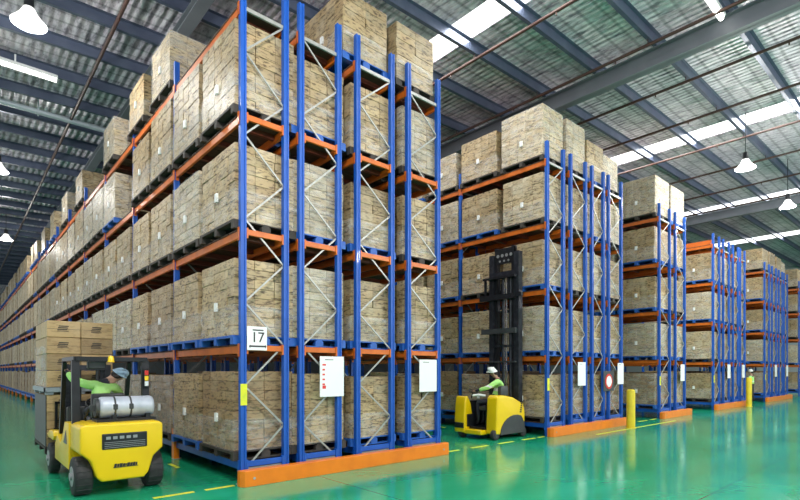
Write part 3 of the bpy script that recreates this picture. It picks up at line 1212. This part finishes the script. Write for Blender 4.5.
def person(label, J, head_dir, helmet, loc_base, sleeves='', bulk=1.0):
    """J: joint positions in the place; head_dir: where the face points"""
    V = {k: Vector(v) for k, v in J.items()}
    hd = Vector(head_dir).normalized()
    up = (V['head'] - V['neck']).normalized()
    right = hd.cross(up).normalized()
    R = dict(pelvis=(.135, .115), belly=(.135, .11), chest=(.155, .115), collar=(.11, .085), neck=(.052, .055), head=(.078, .09), crown=(.07, .08),
             shL=.062, shR=.062, elL=.044, elR=.044, wrL=.03, wrR=.03, haL=(.04, .018), haR=(.04, .018),
             hipL=.088, hipR=.088, knL=.06, knR=.06, anL=.042, anR=.042, toL=.04, toR=.04)
    R = {k: (tuple(q * bulk for q in r_) if isinstance(r_, tuple) else r_ * bulk) if k[:2] not in ('ne', 'he', 'cr', 'ha') else r_ for k, r_ in R.items()}
    V['crown'] = V['head'] + up * .09
    jt = {k: (tuple(V[k]), R[k]) for k in R if k in V}
    bones = [('pelvis', 'belly'), ('belly', 'chest'), ('chest', 'collar'), ('collar', 'neck'), ('neck', 'head'), ('head', 'crown')]
    for s in 'LR':
        bones += [('collar', 'sh' + s), ('sh' + s, 'el' + s), ('el' + s, 'wr' + s), ('wr' + s, 'ha' + s), ('pelvis', 'hip' + s), ('hip' + s, 'kn' + s), ('kn' + s, 'an' + s), ('an' + s, 'to' + s)]
    # nose and ears grow from the head
    jt['nose'] = (tuple(V['head'] + hd * .105 - up * .005), .012)
    bones.append(('head', 'nose'))
    for s, q in (('L', -1), ('R', 1)):
        jt['ear' + s] = (tuple(V['head'] + right * q * .088), .014)
        bones.append(('head', 'ear' + s))
    roots = ['pelvis']
    # five fingers on each hand, curled round what they hold
    for s in 'LR':
        d = (V['ha' + s] - V['wr' + s]).normalized()
        side = d.cross(Vector((0, 0, 1)))
        if side.length < .1:
            side = Vector((1, 0, 0))
        side.normalize()
        nrm = side.cross(d).normalized()
        curl = -nrm if nrm.z > 0 else nrm
        for i, (off, ln) in enumerate(((-.03, .062), (-.01, .072), (.01, .068), (.03, .052))):
            a = V['ha' + s] + side * off
            p1 = a + d * ln * .6
            p2 = p1 + (d * .35 + curl).normalized() * ln * .5
            p3 = p2 + (curl - d * .5).normalized() * ln * .35
            for n_, (p, r_) in enumerate(((a, .0095), (p1, .009), (p2, .0085), (p3, .0075))):
                jt['f%s%d%d' % (s, i, n_)] = (tuple(p), r_)
                if n_:
                    bones.append(('f%s%d%d' % (s, i, n_ - 1), 'f%s%d%d' % (s, i, n_)))
            roots.append('f%s%d0' % (s, i))
        q = 1 if s == 'L' else -1
        a = V['wr' + s] + d * .02 + side * .018 * q
        p1 = a + (d * .6 + side * q).normalized() * .045
        p2 = p1 + (d + curl * .5).normalized() * .035
        for n_, (p, r_) in enumerate(((a, .012), (p1, .0105), (p2, .009))):
            jt['t%s%d' % (s, n_)] = (tuple(p), r_)
            if n_:
                bones.append(('t%s%d' % (s, n_ - 1), 't%s%d' % (s, n_)))
        roots.append('t%s0' % s)
    me = skin_mesh('body', jt, bones, roots)
    for m in ('navycloth', 'skin', 'black'):
        me.materials.append(M[m])
    skinpts = [V['head'], V['crown'], V['neck']] + [Vector(jt['nose'][0])] + [V['ha' + s] for s in 'LR'] + [Vector(v[0]) for k, v in jt.items() if k[0] in 'ft' and k[1] in 'LR' and k[-1].isdigit()]
    clothpts = [V[k] for k in ('pelvis', 'belly', 'chest', 'collar', 'shL', 'shR', 'elL', 'elR', 'hipL', 'hipR', 'knL', 'knR')] + [(V['el' + s] + V['wr' + s]) / 2 for s in 'LR'] + [V['wr' + s] for s in 'LR'] + [(V['hip' + s] + V['kn' + s]) / 2 for s in 'LR'] + [(V['kn' + s] + V['an' + s]) / 2 for s in 'LR']
    bootpts = [V[k] for k in ('anL', 'anR', 'toL', 'toR')]
    for p in me.polygons:
        c = p.center
        ds = min((c - q).length for q in skinpts)
        dc = min((c - q).length for q in clothpts)
        db = min((c - q).length for q in bootpts)
        p.material_index = 1 if ds < min(dc, db) else (2 if db < dc else 0)
    r = empty('person', loc_base)
    tag(r, label, 'person')
    body = put('body', me, r)
    # hi-vis vest: the same trunk and upper sleeves, a little larger
    vj = {k: (tuple(V[k]), tuple(a + .016 for a in (R[k] if isinstance(R[k], tuple) else (R[k], R[k])))) for k in ('belly', 'chest', 'collar', 'shL', 'shR')}
    for s in 'LR':
        vj['sl' + s] = (tuple(V['sh' + s].lerp(V['el' + s], .85)), .06)
    vj['hem'] = (tuple(V['belly'].lerp(V['pelvis'], .6)), (.155, .13))
    vb = [('hem', 'belly'), ('belly', 'chest'), ('chest', 'collar'), ('collar', 'shL'), ('collar', 'shR'), ('shL', 'slL'), ('shR', 'slR')]
    for s in sleeves:
        vj['el' + s] = (tuple(V['el' + s]), .058)
        vj['cu' + s] = (tuple(V['el' + s].lerp(V['wr' + s], .8)), .048)
        vb += [('sl' + s, 'el' + s), ('el' + s, 'cu' + s)]
    vm = skin_mesh('vest', vj, vb, 'hem')
    vm.materials.append(M['vest'])
    v = put('vest', vm, r)
    v['label'] = 'bright green vest'
    # reflective band across the back and round the waist, following the vest surface
    band = vm.copy()
    bmb = bmesh.new()
    bmb.from_mesh(band)
    ax = (V['chest'] - V['belly']).normalized()
    mid = V['belly'].lerp(V['chest'], .45)
    bmesh.ops.delete(bmb, geom=[f for f in bmb.faces if abs((f.calc_center_median() - mid).dot(ax)) > .03], context='FACES')
    for vv in bmb.verts:
        vv.co += vv.normal * .004
    bmb.to_mesh(band)
    bmb.free()
    band.materials.clear()
    band.materials.append(M['reflect'])
    bo = put('reflective_band', band, r)
    bo.parent = v
    bo.matrix_parent_inverse = Matrix()
    # face and headwear
    e = MB()
    for q in (-1, 1):
        e.ball(V['head'] + hd * .083 + right * q * .032 + up * .02, .011, seg=8)
    e.build('eyes', 'hair', r)
    e = MB()
    m0 = V['head'] + hd * .088 - up * .05
    e.bar(m0 - right * .025, m0 + right * .025, .008, .008)
    e.build('mouth', 'redink', r)
    rot = Matrix((right, hd, up)).transposed().to_4x4()
    hb = MB()
    hb.lathe([(.112, .0), (.11, .03), (.098, .08), (.07, .115), (.03, .13), (.001, .132)], (0, 0, 0), seg=20)
    hb.lathe([(.108, .0), (.125, -.004), (.126, .002), (.112, .008)], (0, 0, 0), seg=20)
    hb.box(-.06, .09, -.004, .06, .165, .006, bev=.003)
    hb.box(-.014, -.09, .06, .014, .09, .128, bev=.01)
    hm = hb.mesh('helmet', helmet, smooth=True)
    hm.transform(Matrix.Translation(V['head'] + up * .055) @ rot)
    put('helmet', hm, r)
    hh = MB()
    hh.ball((0, -.035, .0), .088, sc=(.98, .75, .95), seg=14)
    hmx = hh.mesh('hair', 'hair', smooth=True)
    hmx.transform(Matrix.Translation(V['head'] + up * .03 - hd * .012) @ rot)
    put('hair', hmx, r)
    return r


# ------------------------------------------------------------------ gas forklift in the left aisle
FX = 1.81
fk = empty('forklift', (FX, 9.0, 0))
tag(fk, 'yellow gas forklift seen from behind, carrying a tall stack of cartons', 'forklift')


def fpart(name, b, m, parent=None, smooth=False, label=None):
    o = b.build(name, m, None, smooth)
    o.parent = parent or fk
    if parent is None:
        o.matrix_parent_inverse = Matrix.Translation((-FX, -9.0, 0))
    if label:
        o['label'] = label
    return o


b = MB()
prof = [(-.27, .2), (.27, .2), (.33, .27), (.40, .50), (.53, .62), (.53, .97), (.47, 1.01), (-.47, 1.01), (-.53, .97), (-.53, .62), (-.40, .50), (-.33, .27)]
b.prism([(FX + u, v) for u, v in prof], 'y', 7.93, 8.75, bev=.035, seg=3)
cw = fpart('counterweight', b, 'yellow', smooth=True)
b = MB()
b.box(FX - .27, 7.915, .65, FX + .31, 7.945, .87, bev=.02, seg=2)
gr = fpart('vent_grille', b, 'black', label='black vent opening')
b = MB()
for i in range(5):
    b.box(FX - .22 + i * .085, 7.908, .79, FX - .165 + i * .085, 7.92, .83)
for i in range(4):
    b.box(FX - .24, 7.91, .67 + i * .025, FX + .28, 7.92, .676 + i * .025)
o = fpart('vent_slot', b, 'rim', cw)
# maker's plate low on the counterweight
b = MB()
xm = FX - .12
for k, (w, h) in enumerate(((.03, .05), (.025, .042), (.035, .05), (.03, .04), (.012, .03), (.035, .05), (.028, .045), (.03, .05), (.02, .042))):
    b.prism([(xm, .415 - h / 2), (xm + w, .415 - h / 2), (xm + w + .008, .415 + h / 2), (xm + .008, .415 + h / 2)], 'y', 7.922, 7.935)
    xm += w + .006
b.box(FX - .13, 7.923, .383, FX + .19, 7.935, .391)
fpart('maker_mark', b, 'ink', cw)
b = MB()
b.prism([(8.7, .30), (9.35, .30), (10.0, .30), (10.0, .55), (9.8, .72), (9.45, .62), (9.3, .70), (9.05, .98), (8.7, .98)], 'x', FX - .55, FX - .40, bev=.015)
b.prism([(8.7, .30), (9.35, .30), (10.0, .30), (10.0, .55), (9.8, .72), (9.45, .62), (9.3, .70), (9.05, .98), (8.7, .98)], 'x', FX + .40, FX + .55, bev=.015)
b.box(FX - .4, 8.7, .25, FX + .4, 10.0, .5)
b.box(FX - .36, 8.72, .5, FX + .36, 9.2, .93, bev=.03)
ch = fpart('chassis', b, 'yellow', smooth=True)
b = MB()
for s in (-1, 1):
    b = MB()
    b.prism([(10.0, .6), (10.6, .6), (10.62, .66), (10.4, .74), (10.0, .76), (9.9, .68)], 'x', FX + s * .36, FX + s * .58, bev=.02)
    fpart('fender', b, 'yellow', smooth=True)
b = MB()
b.prism([(8.82, .66), (9.12, .66), (8.9, .86)], 'x', FX - .556, FX - .545)
fpart('side_vent', b, 'black', ch)
b = MB()
b.box(FX - .48, 9.35, .3, FX - .40, 9.75, .36)
b.box(FX + .40, 9.35, .3, FX + .48, 9.75, .36)
fpart('step', b, 'charcoal')


def wheel(x, y, rad, w, parent_fn, name='wheel'):
    b = MB()
    b.cyl((x - w / 2, y, rad), (x + w / 2, y, rad), rad, seg=36, bev=.035)
    for i in range(18):
        a = 2 * PI * i / 18
        c = Vector((x, y + math.cos(a) * (rad - .008), rad + math.sin(a) * (rad - .008)))
        t = Vector((0, math.cos(a), math.sin(a)))
        b.bar(c - Vector((w * .42, 0, 0)), c + Vector((w * .42, 0, 0)), .03, .012)
    t = parent_fn(name, b, 'rubber', smooth=True)
    b = MB()
    for s in (-1, 1):
        b.cyl((x + s * w * .47, y, rad), (x + s * (w * .5 + .006), y, rad), rad * .52, seg=24)
        b.cyl((x + s * w * .5, y, rad), (x + s * (w * .5 + .03), y, rad), rad * .2, seg=12)
    parent_fn('rim', b, 'rim', t)
    return t


for s in (-1, 1):
    wheel(FX + s * .46, 8.28, .27, .22, fpart)
    wheel(FX + s * .515, 10.4, .26, .15, fpart)
# overhead guard
GT = 1.95
b = MB()
for s in (-1, 1):
    x = FX + s * .47
    b.bar((x, 8.62, .98), (x, 8.66, GT - .04), .10, .07)
    b.bar((x, 9.93, .72), (x, 9.62, GT - .06), .06, .07)
    b.bar((x, 8.62, GT - .02), (x, 9.66, GT - .02), .06, .06)
for i in range(9):
    yy = 8.62 + i * .13
    if i in (0, 8):
        b.box(FX - .47, yy - .03, GT - .05, FX + .47, yy + .03, GT + .01)
    else:
        b.box(FX - .47, yy - .012, GT - .035, FX + .47, yy + .012, GT - .005)
fpart('overhead_guard', b, 'black')
b = MB()
b.box(FX - .30, 8.7, GT - .17, FX - .06, 8.84, GT - .05, bev=.015)
fpart('fan_box', b, 'charcoal')
b = MB()
b.lathe([(.045, 0), (.045, .05), (.03, .085), (.001, .09)], (FX - .02, 8.6, GT - .06), seg=12)
b.cyl((FX - .02, 8.6, GT - .07), (FX - .02, 8.6, GT - .055), .05, seg=12)
fpart('warning_lamp', b, 'amber', smooth=True, label='amber warning lamp')
for s in (1,):
    b = MB()
    b.box(FX + s * .47 - .035, 8.56, 1.48, FX + s * .47 + .035, 8.6, 1.78, bev=.01)
    tl = fpart('tail_light', b, 'black')
    for i, (m, nm) in enumerate((('red', 'red_lens'), ('amber', 'amber_lens'), ('paper', 'clear_lens'))):
        b = MB()
        b.box(FX + s * .47 - .028, 8.55, 1.68 - i * .085, FX + s * .47 + .028, 8.562, 1.755 - i * .085, bev=.005)
        fpart(nm, b, m, tl)
# gas cylinder lying across the counterweight
b = MB()
cz, cy = 1.215, 8.36
b.cyl((FX - .24, cy, cz), (FX + .50, cy, cz), .155, seg=28, bev=.05)
gt = fpart('gas_cylinder', b, 'tank', smooth=True)
for xx in (FX - .04, FX + .17):
    b = MB()
    b.cyl((xx - .012, cy, cz), (xx + .012, cy, cz), .159, seg=28)
    b.box(xx - .03, cy - .165, cz - .03, xx + .03, cy - .14, cz + .05, bev=.008)
    fpart('strap', b, 'charcoal', gt)
b = MB()
b.cyl((FX - .28, cy, cz), (FX - .24, cy, cz), .14, seg=24)
b.cyl((FX - .25, cy, cz), (FX - .18, cy, cz), .10, seg=24)
b.box(FX - .34, cy - .05, cz - .05, FX - .27, cy + .05, cz + .04, bev=.01)
fpart('valve_collar', b, 'charcoal', gt)
b = MB()
b.box(FX - .28, cy - .18, 1.005, FX + .50, cy + .18, 1.05)
for xx in (FX - .05, FX + .4):
    b.box(xx - .03, cy - .15, 1.05, xx + .03, cy + .15, 1.11)
fpart('cylinder_cradle', b, 'black')
b = MB()
b.tube([(FX - .22, cy, 1.25), (FX - .34, cy + .05, 1.2), (FX - .36, cy + .25, 1.05), (FX - .3, cy + .35, .95)], .016)
fpart('gas_hose', b, 'rubber')
# seat, steering wheel, cowl
b = MB()
b.box(FX - .24, 8.95, .93, FX + .24, 9.4, 1.04, bev=.04, seg=2)
st = fpart('seat', b, 'black', smooth=True)
b = MB()
b.box(FX - .23, 8.86, 1.02, FX + .23, 8.97, 1.40, bev=.04, seg=2)
fpart('seat_back', b, 'black', smooth=True)
b = MB()
b.prism([(9.75, .5), (9.95, .5), (9.95, 1.15), (9.8, 1.15)], 'x', FX - .4, FX + .4, bev=.02)
fpart('dashboard', b, 'charcoal')
b = MB()
cc = Vector((FX, 9.62, 1.2))
ring = [cc + Vector((math.cos(a) * .17, math.sin(a) * .14, math.sin(a) * .09)) for a in [2 * PI * i / 20 for i in range(21)]]
b.tube(ring, .014, seg=6)
b.bar(ring[0], ring[10], .02, .02)
b.cyl(cc, (FX, 9.82, 1.05), .025, seg=8)
fpart('steering_wheel', b, 'black')
# mast, carriage and forks
b = MB()
for s in (-1, 1):
    b.box(FX + s * .30 - .05, 10.38, .1, FX + s * .30 + .05, 10.5, 1.86)
    b.box(FX + s * .22 - .04, 10.42, .14, FX + s * .22 + .04, 10.53, 1.9)
for zz in (.25, 1.1, 1.76):
    b.box(FX - .3, 10.36, zz, FX + .3, 10.4, zz + .09)
mt = fpart('mast', b, 'mast')
b = MB()
for s in (-1, 1):
    b.cyl((FX + s * .14, 10.4, .2), (FX + s * .14, 10.4, 1.8), .03, seg=10)
fpart('lift_cylinder', b, 'charcoal')
b = MB()
for zz in (.3, .65):
    b.box(FX - .5, 10.53, zz, FX + .5, 10.58, zz + .1)
for s in (-1, -.33, .33, 1):
    b.box(FX + s * .46 - .02, 10.54, .3, FX + s * .46 + .02, 10.575, 1.2)
b.box(FX - .48, 10.54, 1.17, FX + .48, 10.575, 1.21)
fpart('carriage', b, 'black')
for s in (-1, 1):
    b = MB()
    b.box(FX + s * .26 - .06, 10.58, .24, FX + s * .26 + .06, 10.62, .8)
    b.prism([(10.58, .24), (11.75, .262), (11.75, .275), (10.62, .29), (10.58, .29)], 'x', FX + s * .26 - .06, FX + s * .26 + .06)
    fpart('fork', b, 'black')

# its load: two wrapped loads, one on the other
LYC = 11.25
px0, px1 = 1.22, 2.25


def big_cartons(root, z0, nlay, hh, seed, y0, y1):
    rnd = random.Random(seed)
    for k in range(nlay):
        cols = 2
        for i in range(cols):
            for j in range(2):
                bb = MB()
                lay = bb.bm.loops.layers.color.new('tint')
                w = (px1 - px0) / cols
                x0 = px0 + i * w
                dy = (y1 - y0) / 2
                a0 = y0 + j * dy
                bb.box(x0 + .004, a0 + .004, z0 + k * hh + .002, x0 + w - .004, a0 + dy - .004, z0 + (k + 1) * hh - .004, bev=.008)
                t = rnd.uniform(.85, 1.08)
                for f in bb.bm.faces:
                    for lp in f.loops:
                        lp[lay] = (t, t, t, 1)
                o = bb.build('carton', 'carton_load', root)
                if j == 0:
                    pb = MB()
                    zc = z0 + (k + .6) * hh
                    xm = x0 + w / 2
                    yy = a0 + .003
                    pb.box(xm - .10, yy - .003, zc - .07, xm + .07, yy + .004, zc - .06)
                    for q in range(3):
                        pb.box(xm - .10 + .01 * q, yy - .003, zc - .045 + q * .03, xm + .05 + .01 * q, yy + .004, zc - .028 + q * .03)
                    pb.box(x0 + .01, yy - .003, z0 + (k + .5) * hh - .003, x0 + w - .01, yy + .004, z0 + (k + .5) * hh + .001)
                    po = pb.build('printed_mark', 'ink', root)
                    po.parent = o
                    po.matrix_parent_inverse = Matrix()


def mini_pallet(root, z, m, y0, y1, name='pallet'):
    b = MB()
    for i in range(6):
        a = y0 + (y1 - y0) * i / 6
        b.box(px0 - .02, a + .01, z + .1, px1 + .02, a + (y1 - y0) / 6 - .01, z + .125)
    for x0 in (px0 - .02, (px0 + px1) / 2 - .06, px1 - .1):
        b.box(x0, y0, z + .08, x0 + .12, y1, z + .1)
        for yy in (y0, (y0 + y1) / 2 - .05, y1 - .1):
            b.box(x0, yy, z + .0, x0 + .12, yy + .1, z + .08)
    b.box(px0 - .02, y0 - .0, z + .04, px1 + .02, y0 + .02, z + .125)
    if m == 'pallet_grey':
        b.box(px0 - .045, y0 - .03, z + .05, px1 + .02, y0 - .002, z + .125)
        b.box(px0 - .045, y0 - .03, z + .05, px0 - .022, y1, z + .125)
    return b.build(name, m, root)


ya, yb = 10.64, 12.2
l1 = empty('carton_load', ((px0 + px1) / 2, LYC, .29))
tag(l1, 'lower carton load on the forks of the gas forklift, under the grey pallet', 'pallet of cartons', 'loads on the gas forklift')
mini_pallet(l1, .29, 'pallet_wood_shaded', ya, yb)
big_cartons(l1, .415, 3, .305, 4, ya, yb)
b = MB()
b.box(px0 - .012, ya + .02, .42, px0 - .002, yb, 1.32)
b.build('dark_side', 'charcoal', l1)['label'] = 'dark grey left side'  # thin dark grey slab along the left side of the lower cartons
l2 = empty('carton_load', ((px0 + px1) / 2, LYC, 1.332))
tag(l2, 'upper wrapped carton load on the gas forklift, standing on a grey pallet', 'pallet of cartons', 'loads on the gas forklift')
mini_pallet(l2, 1.332, 'pallet_grey', ya - .02, yb)
big_cartons(l2, 1.46, 4, .295, 9, ya, yb)
b = MB()
b.box(px0 - .008, ya + .1, 1.47, px0 - .005, yb - .02, 2.2)
b.build('stretch_wrap', 'film', l2)

person('forklift driver in a bright green vest and pale blue helmet, leaning out to the right', dict(
    pelvis=(FX - .04, 9.14, 1.13), belly=(FX - .04, 9.12, 1.27), chest=(FX - .05, 9.12, 1.42), collar=(FX - .01, 9.14, 1.545), neck=(FX + .1, 9.18, 1.60), head=(FX + .2, 9.22, 1.67),
    shL=(FX - .22, 9.14, 1.52), shR=(FX + .17, 9.16, 1.47), elL=(FX - .40, 9.33, 1.62), elR=(FX + .31, 9.38, 1.30), wrL=(FX - .435, 9.58, 1.73), wrR=(FX + .2, 9.57, 1.27), haL=(FX - .445, 9.645, 1.765), haR=(FX + .155, 9.62, 1.26),
    hipL=(FX - .13, 9.2, 1.12), hipR=(FX + .06, 9.2, 1.12), knL=(FX - .17, 9.56, 1.10), knR=(FX + .12, 9.56, 1.08), anL=(FX - .17, 9.62, .68), anR=(FX + .12, 9.62, .68), toL=(FX - .17, 9.72, .56), toR=(FX + .12, 9.72, .56)),
    (.6, .8, -.1), 'helmet_blue', (FX, 9.14, 1.04), sleeves='L')

# ------------------------------------------------------------------ reach truck in the second aisle
rt = empty('reach_truck', (10.7, 8.3, 0))
tag(rt, 'yellow reach truck with tall black mast facing the second rack', 'reach truck')


def rpart(name, b, m, parent=None, smooth=False, label=None):
    o = b.build(name, m, None, smooth)
    o.parent = parent or rt
    if parent is None:
        o.matrix_parent_inverse = Matrix.Translation((-10.7, -8.3, 0))
    if label:
        o['label'] = label
    return o


b = MB()
b.prism([(10.12, .14), (11.34, .14), (11.37, .6), (11.34, .80), (11.15, .94), (10.85, 1.06), (10.5, 1.12), (10.24, 1.13), (10.17, 1.06)], 'y', 7.72, 8.06, bev=.05, seg=3)
b.box(10.80, 7.75, .14, 11.34, 8.9, .90, bev=.04, seg=2)
cw2 = rpart('cowl', b, 'yellow', smooth=True)
b = MB()
pts = [(10.28, .13)]
for i in range(9):
    a = PI - PI * i / 8 * .62
    pts.append((10.93 + .65 * math.cos(a), .13 + .48 * math.sin(a)))
pts += [(11.32, .38), (11.33, .13)]
b.prism(pts, 'y', 7.7, 7.74, bev=.006, seg=1)
rpart('skirt_panel', b, 'charcoal', smooth=True, label='dark grey curved skirt panel')
b = MB()
for k in range(5):
    xa, za = 11.12 + .012 * k, .66 + .052 * k
    b.prism([(xa, za), (xa + .07, za - .012), (xa + .075, za + .022), (xa + .006, za + .034)], 'y', 7.714, 7.73)
rpart('maker_mark', b, 'ink', cw2)
b = MB()
b.prism([(9.9, .14), (10.24, .14), (10.24, .62), (10.18, .90), (10.06, 1.09), (9.97, 1.08), (9.93, .9), (9.9, .5)], 'y', 8.58, 8.93, bev=.05, seg=3)
rpart('front_console', b, 'yellow', smooth=True)
b = MB()
b.box(9.885, 8.6, .26, 9.91, 8.91, .40, bev=.005)
rpart('bumper_strip', b, 'black')
b = MB()
b.box(9.92, 8.05, .12, 10.2, 8.62, .24, bev=.02)
rpart('entry_sill', b, 'yellow')
b = MB()
b.box(10.1, 8.07, .13, 10.8, 8.6, .3)
b.box(10.7, 8.07, .3, 10.77, 8.6, 1.0)
b.box(10.24, 8.6, .13, 10.8, 8.9, .96)
b.box(10.0, 8.55, .3, 10.24, 8.585, .62)
b.box(10.16, 8.055, .24, 10.5, 8.09, .9)
rpart('operator_compartment', b, 'black')
b = MB()
b.box(10.22, 7.98, .72, 10.66, 8.36, .84, bev=.04, seg=2)
rpart('seat', b, 'charcoal', smooth=True)
b = MB()
b.box(10.42, 7.8, 1.1, 10.75, 7.92, 1.36, bev=.05, seg=2)
rpart('head_rest', b, 'charcoal', smooth=True)
b = MB()
cc = Vector((10.32, 8.62, 1.2))
ring = [cc + Vector((math.cos(a) * .13, math.sin(a) * .12, math.sin(a) * .04)) for a in [2 * PI * i / 16 for i in range(17)]]
b.tube(ring, .014, seg=6)
b.cyl(cc, (10.32, 8.7, 1.02), .02, seg=8)
b.bar(ring[0], ring[8], .02, .02)
rpart('steering_wheel', b, 'black')
b = MB()
b.tube([(10.15, 8.5, 1.1), (10.2, 8.35, 1.13), (10.3, 8.2, 1.1)], .03)
rpart('arm_rest', b, 'paper', label='pale arm rest')


def rwheel(x, y, rad, w):
    b = MB()
    b.cyl((x, y - w / 2, rad), (x, y + w / 2, rad), rad, seg=28, bev=.02)
    t = rpart('wheel', b, 'rubber', smooth=True)
    b = MB()
    b.cyl((x, y - w / 2 - .008, rad), (x, y + w / 2 + .008, rad), rad * .5, seg=16)
    rpart('rim', b, 'charcoal', t)


rwheel(10.16, 7.80, .13, .12)
rwheel(10.05, 8.76, .14, .12)
rwheel(11.33, 7.80, .13, .12)
rwheel(11.33, 8.82, .13, .12)
# mast
b = MB()
for yy in (8.0, 8.84):
    b.box(11.36, yy - .075, .12, 11.54, yy + .075, 5.0)
b.box(11.36, 7.98, 4.35, 11.42, 8.88, 4.5)
b.box(11.36, 7.98, 2.4, 11.42, 8.88, 2.47)
b.box(11.36, 7.98, .3, 11.42, 8.88, .6)
mst = rpart('mast', b, 'mast')
b = MB()
for yy in (8.14, 8.70):
    b.box(11.40, yy - .05, .2, 11.52, yy + .05, 5.18)
b.box(11.40, 8.09, 4.72, 11.46, 8.75, 5.15)
b.box(11.40, 8.09, 3.35, 11.46, 8.75, 3.42)
rpart('inner_mast', b, 'black')
for i in range(7):
    yy, zz, rr = (8.2 + i * .145, 4.95, .045) if i < 4 else (8.28 + (i - 4) * .145, 4.8, .03)
    b = MB()
    b.cyl((11.39, yy, zz), (11.405, yy, zz), rr, seg=14)
    rpart('pulley', b, 'rim', mst)
b = MB()
for yy in (8.22, 8.47):
    b.cyl((11.42, yy, .3), (11.42, yy, 4.4), .045, seg=12)
rpart('lift_cylinder', b, 'mast', smooth=True)
b = MB()
b.cyl((11.40, 8.34, .3), (11.40, 8.34, 4.2), .02, seg=8)
b.cyl((11.40, 8.40, .3), (11.40, 8.40, 4.2), .014, seg=8)
rpart('hydraulic_hose', b, 'chrome', smooth=True)
b = MB()
b.box(11.25, 7.98, 4.30, 11.36, 9.06, 4.36)
b.box(11.25, 7.98, 3.72, 11.36, 9.18, 3.86)
b.box(11.28, 8.98, 3.72, 11.34, 9.03, 4.34)
b.box(11.28, 8.2, 3.72, 11.34, 8.24, 4.34)
b.box(11.26, 7.78, 3.76, 11.36, 7.98, 3.86)
rpart('carriage', b, 'black')
b = MB()
b.box(11.27, 7.98, 2.78, 11.36, 9.13, 2.92)
rpart('cross_bar', b, 'charcoal')
b = MB()
b.box(11.27, 7.98, 1.98, 11.36, 9.3, 2.02)
rpart('cross_bar', b, 'charcoal')
for yy in (8.1, 8.6):
    b = MB()
    b.box(11.54, yy - .05, 3.72, 11.58, yy + .05, 4.2)
    rpart('fork', b, 'black')

person('reach truck driver in a bright green vest and pale helmet, sitting sideways', dict(
    pelvis=(10.62, 8.18, .97), belly=(10.70, 8.12, 1.13), chest=(10.76, 8.08, 1.33), collar=(10.70, 8.10, 1.50), neck=(10.65, 8.12, 1.56), head=(10.59, 8.16, 1.685),
    shL=(10.53, 7.97, 1.48), shR=(10.87, 8.2, 1.48), elL=(10.30, 8.14, 1.31), elR=(10.76, 8.44, 1.26), wrL=(10.22, 8.42, 1.235), wrR=(10.5, 8.56, 1.23), haL=(10.235, 8.50, 1.23), haR=(10.43, 8.6, 1.23),
    hipL=(10.5, 8.24, .94), hipR=(10.68, 8.26, .94), knL=(10.34, 8.5, .93), knR=(10.55, 8.5, .93), anL=(10.34, 8.46, .45), anR=(10.54, 8.46, .45), toL=(10.34, 8.53, .345), toR=(10.54, 8.53, .345)),
    (-.5, .85, -.1), 'helmet_white', (10.5, 8.2, .85), sleeves='L', bulk=1.15)

# worker on foot in the far aisle
wx, wy = 33.15, 7.75
person('worker in a green vest and pale helmet walking behind the far yellow bollard', dict(
    pelvis=(wx, wy, .93), belly=(wx, wy, 1.08), chest=(wx, wy, 1.26), collar=(wx, wy + .01, 1.44), neck=(wx, wy + .01, 1.53), head=(wx, wy + .02, 1.66),
    shL=(wx - .2, wy, 1.42), shR=(wx + .2, wy, 1.42), elL=(wx - .38, wy + .05, 1.2), elR=(wx + .44, wy + .05, 1.24), wrL=(wx - .3, wy + .3, 1.05), wrR=(wx + .34, wy + .3, 1.08), haL=(wx - .27, wy + .38, 1.04), haR=(wx + .31, wy + .38, 1.06),
    hipL=(wx - .1, wy, .9), hipR=(wx + .1, wy, .9), knL=(wx - .11, wy + .08, .5), knR=(wx + .11, wy - .02, .5), anL=(wx - .11, wy + .05, .09), anR=(wx + .11, wy - .1, .09), toL=(wx - .12, wy + .2, .045), toR=(wx + .12, wy + .05, .045)),
    (.2, 1, 0), 'helmet_white', (wx, wy, 0), sleeves='LR', bulk=1.15)
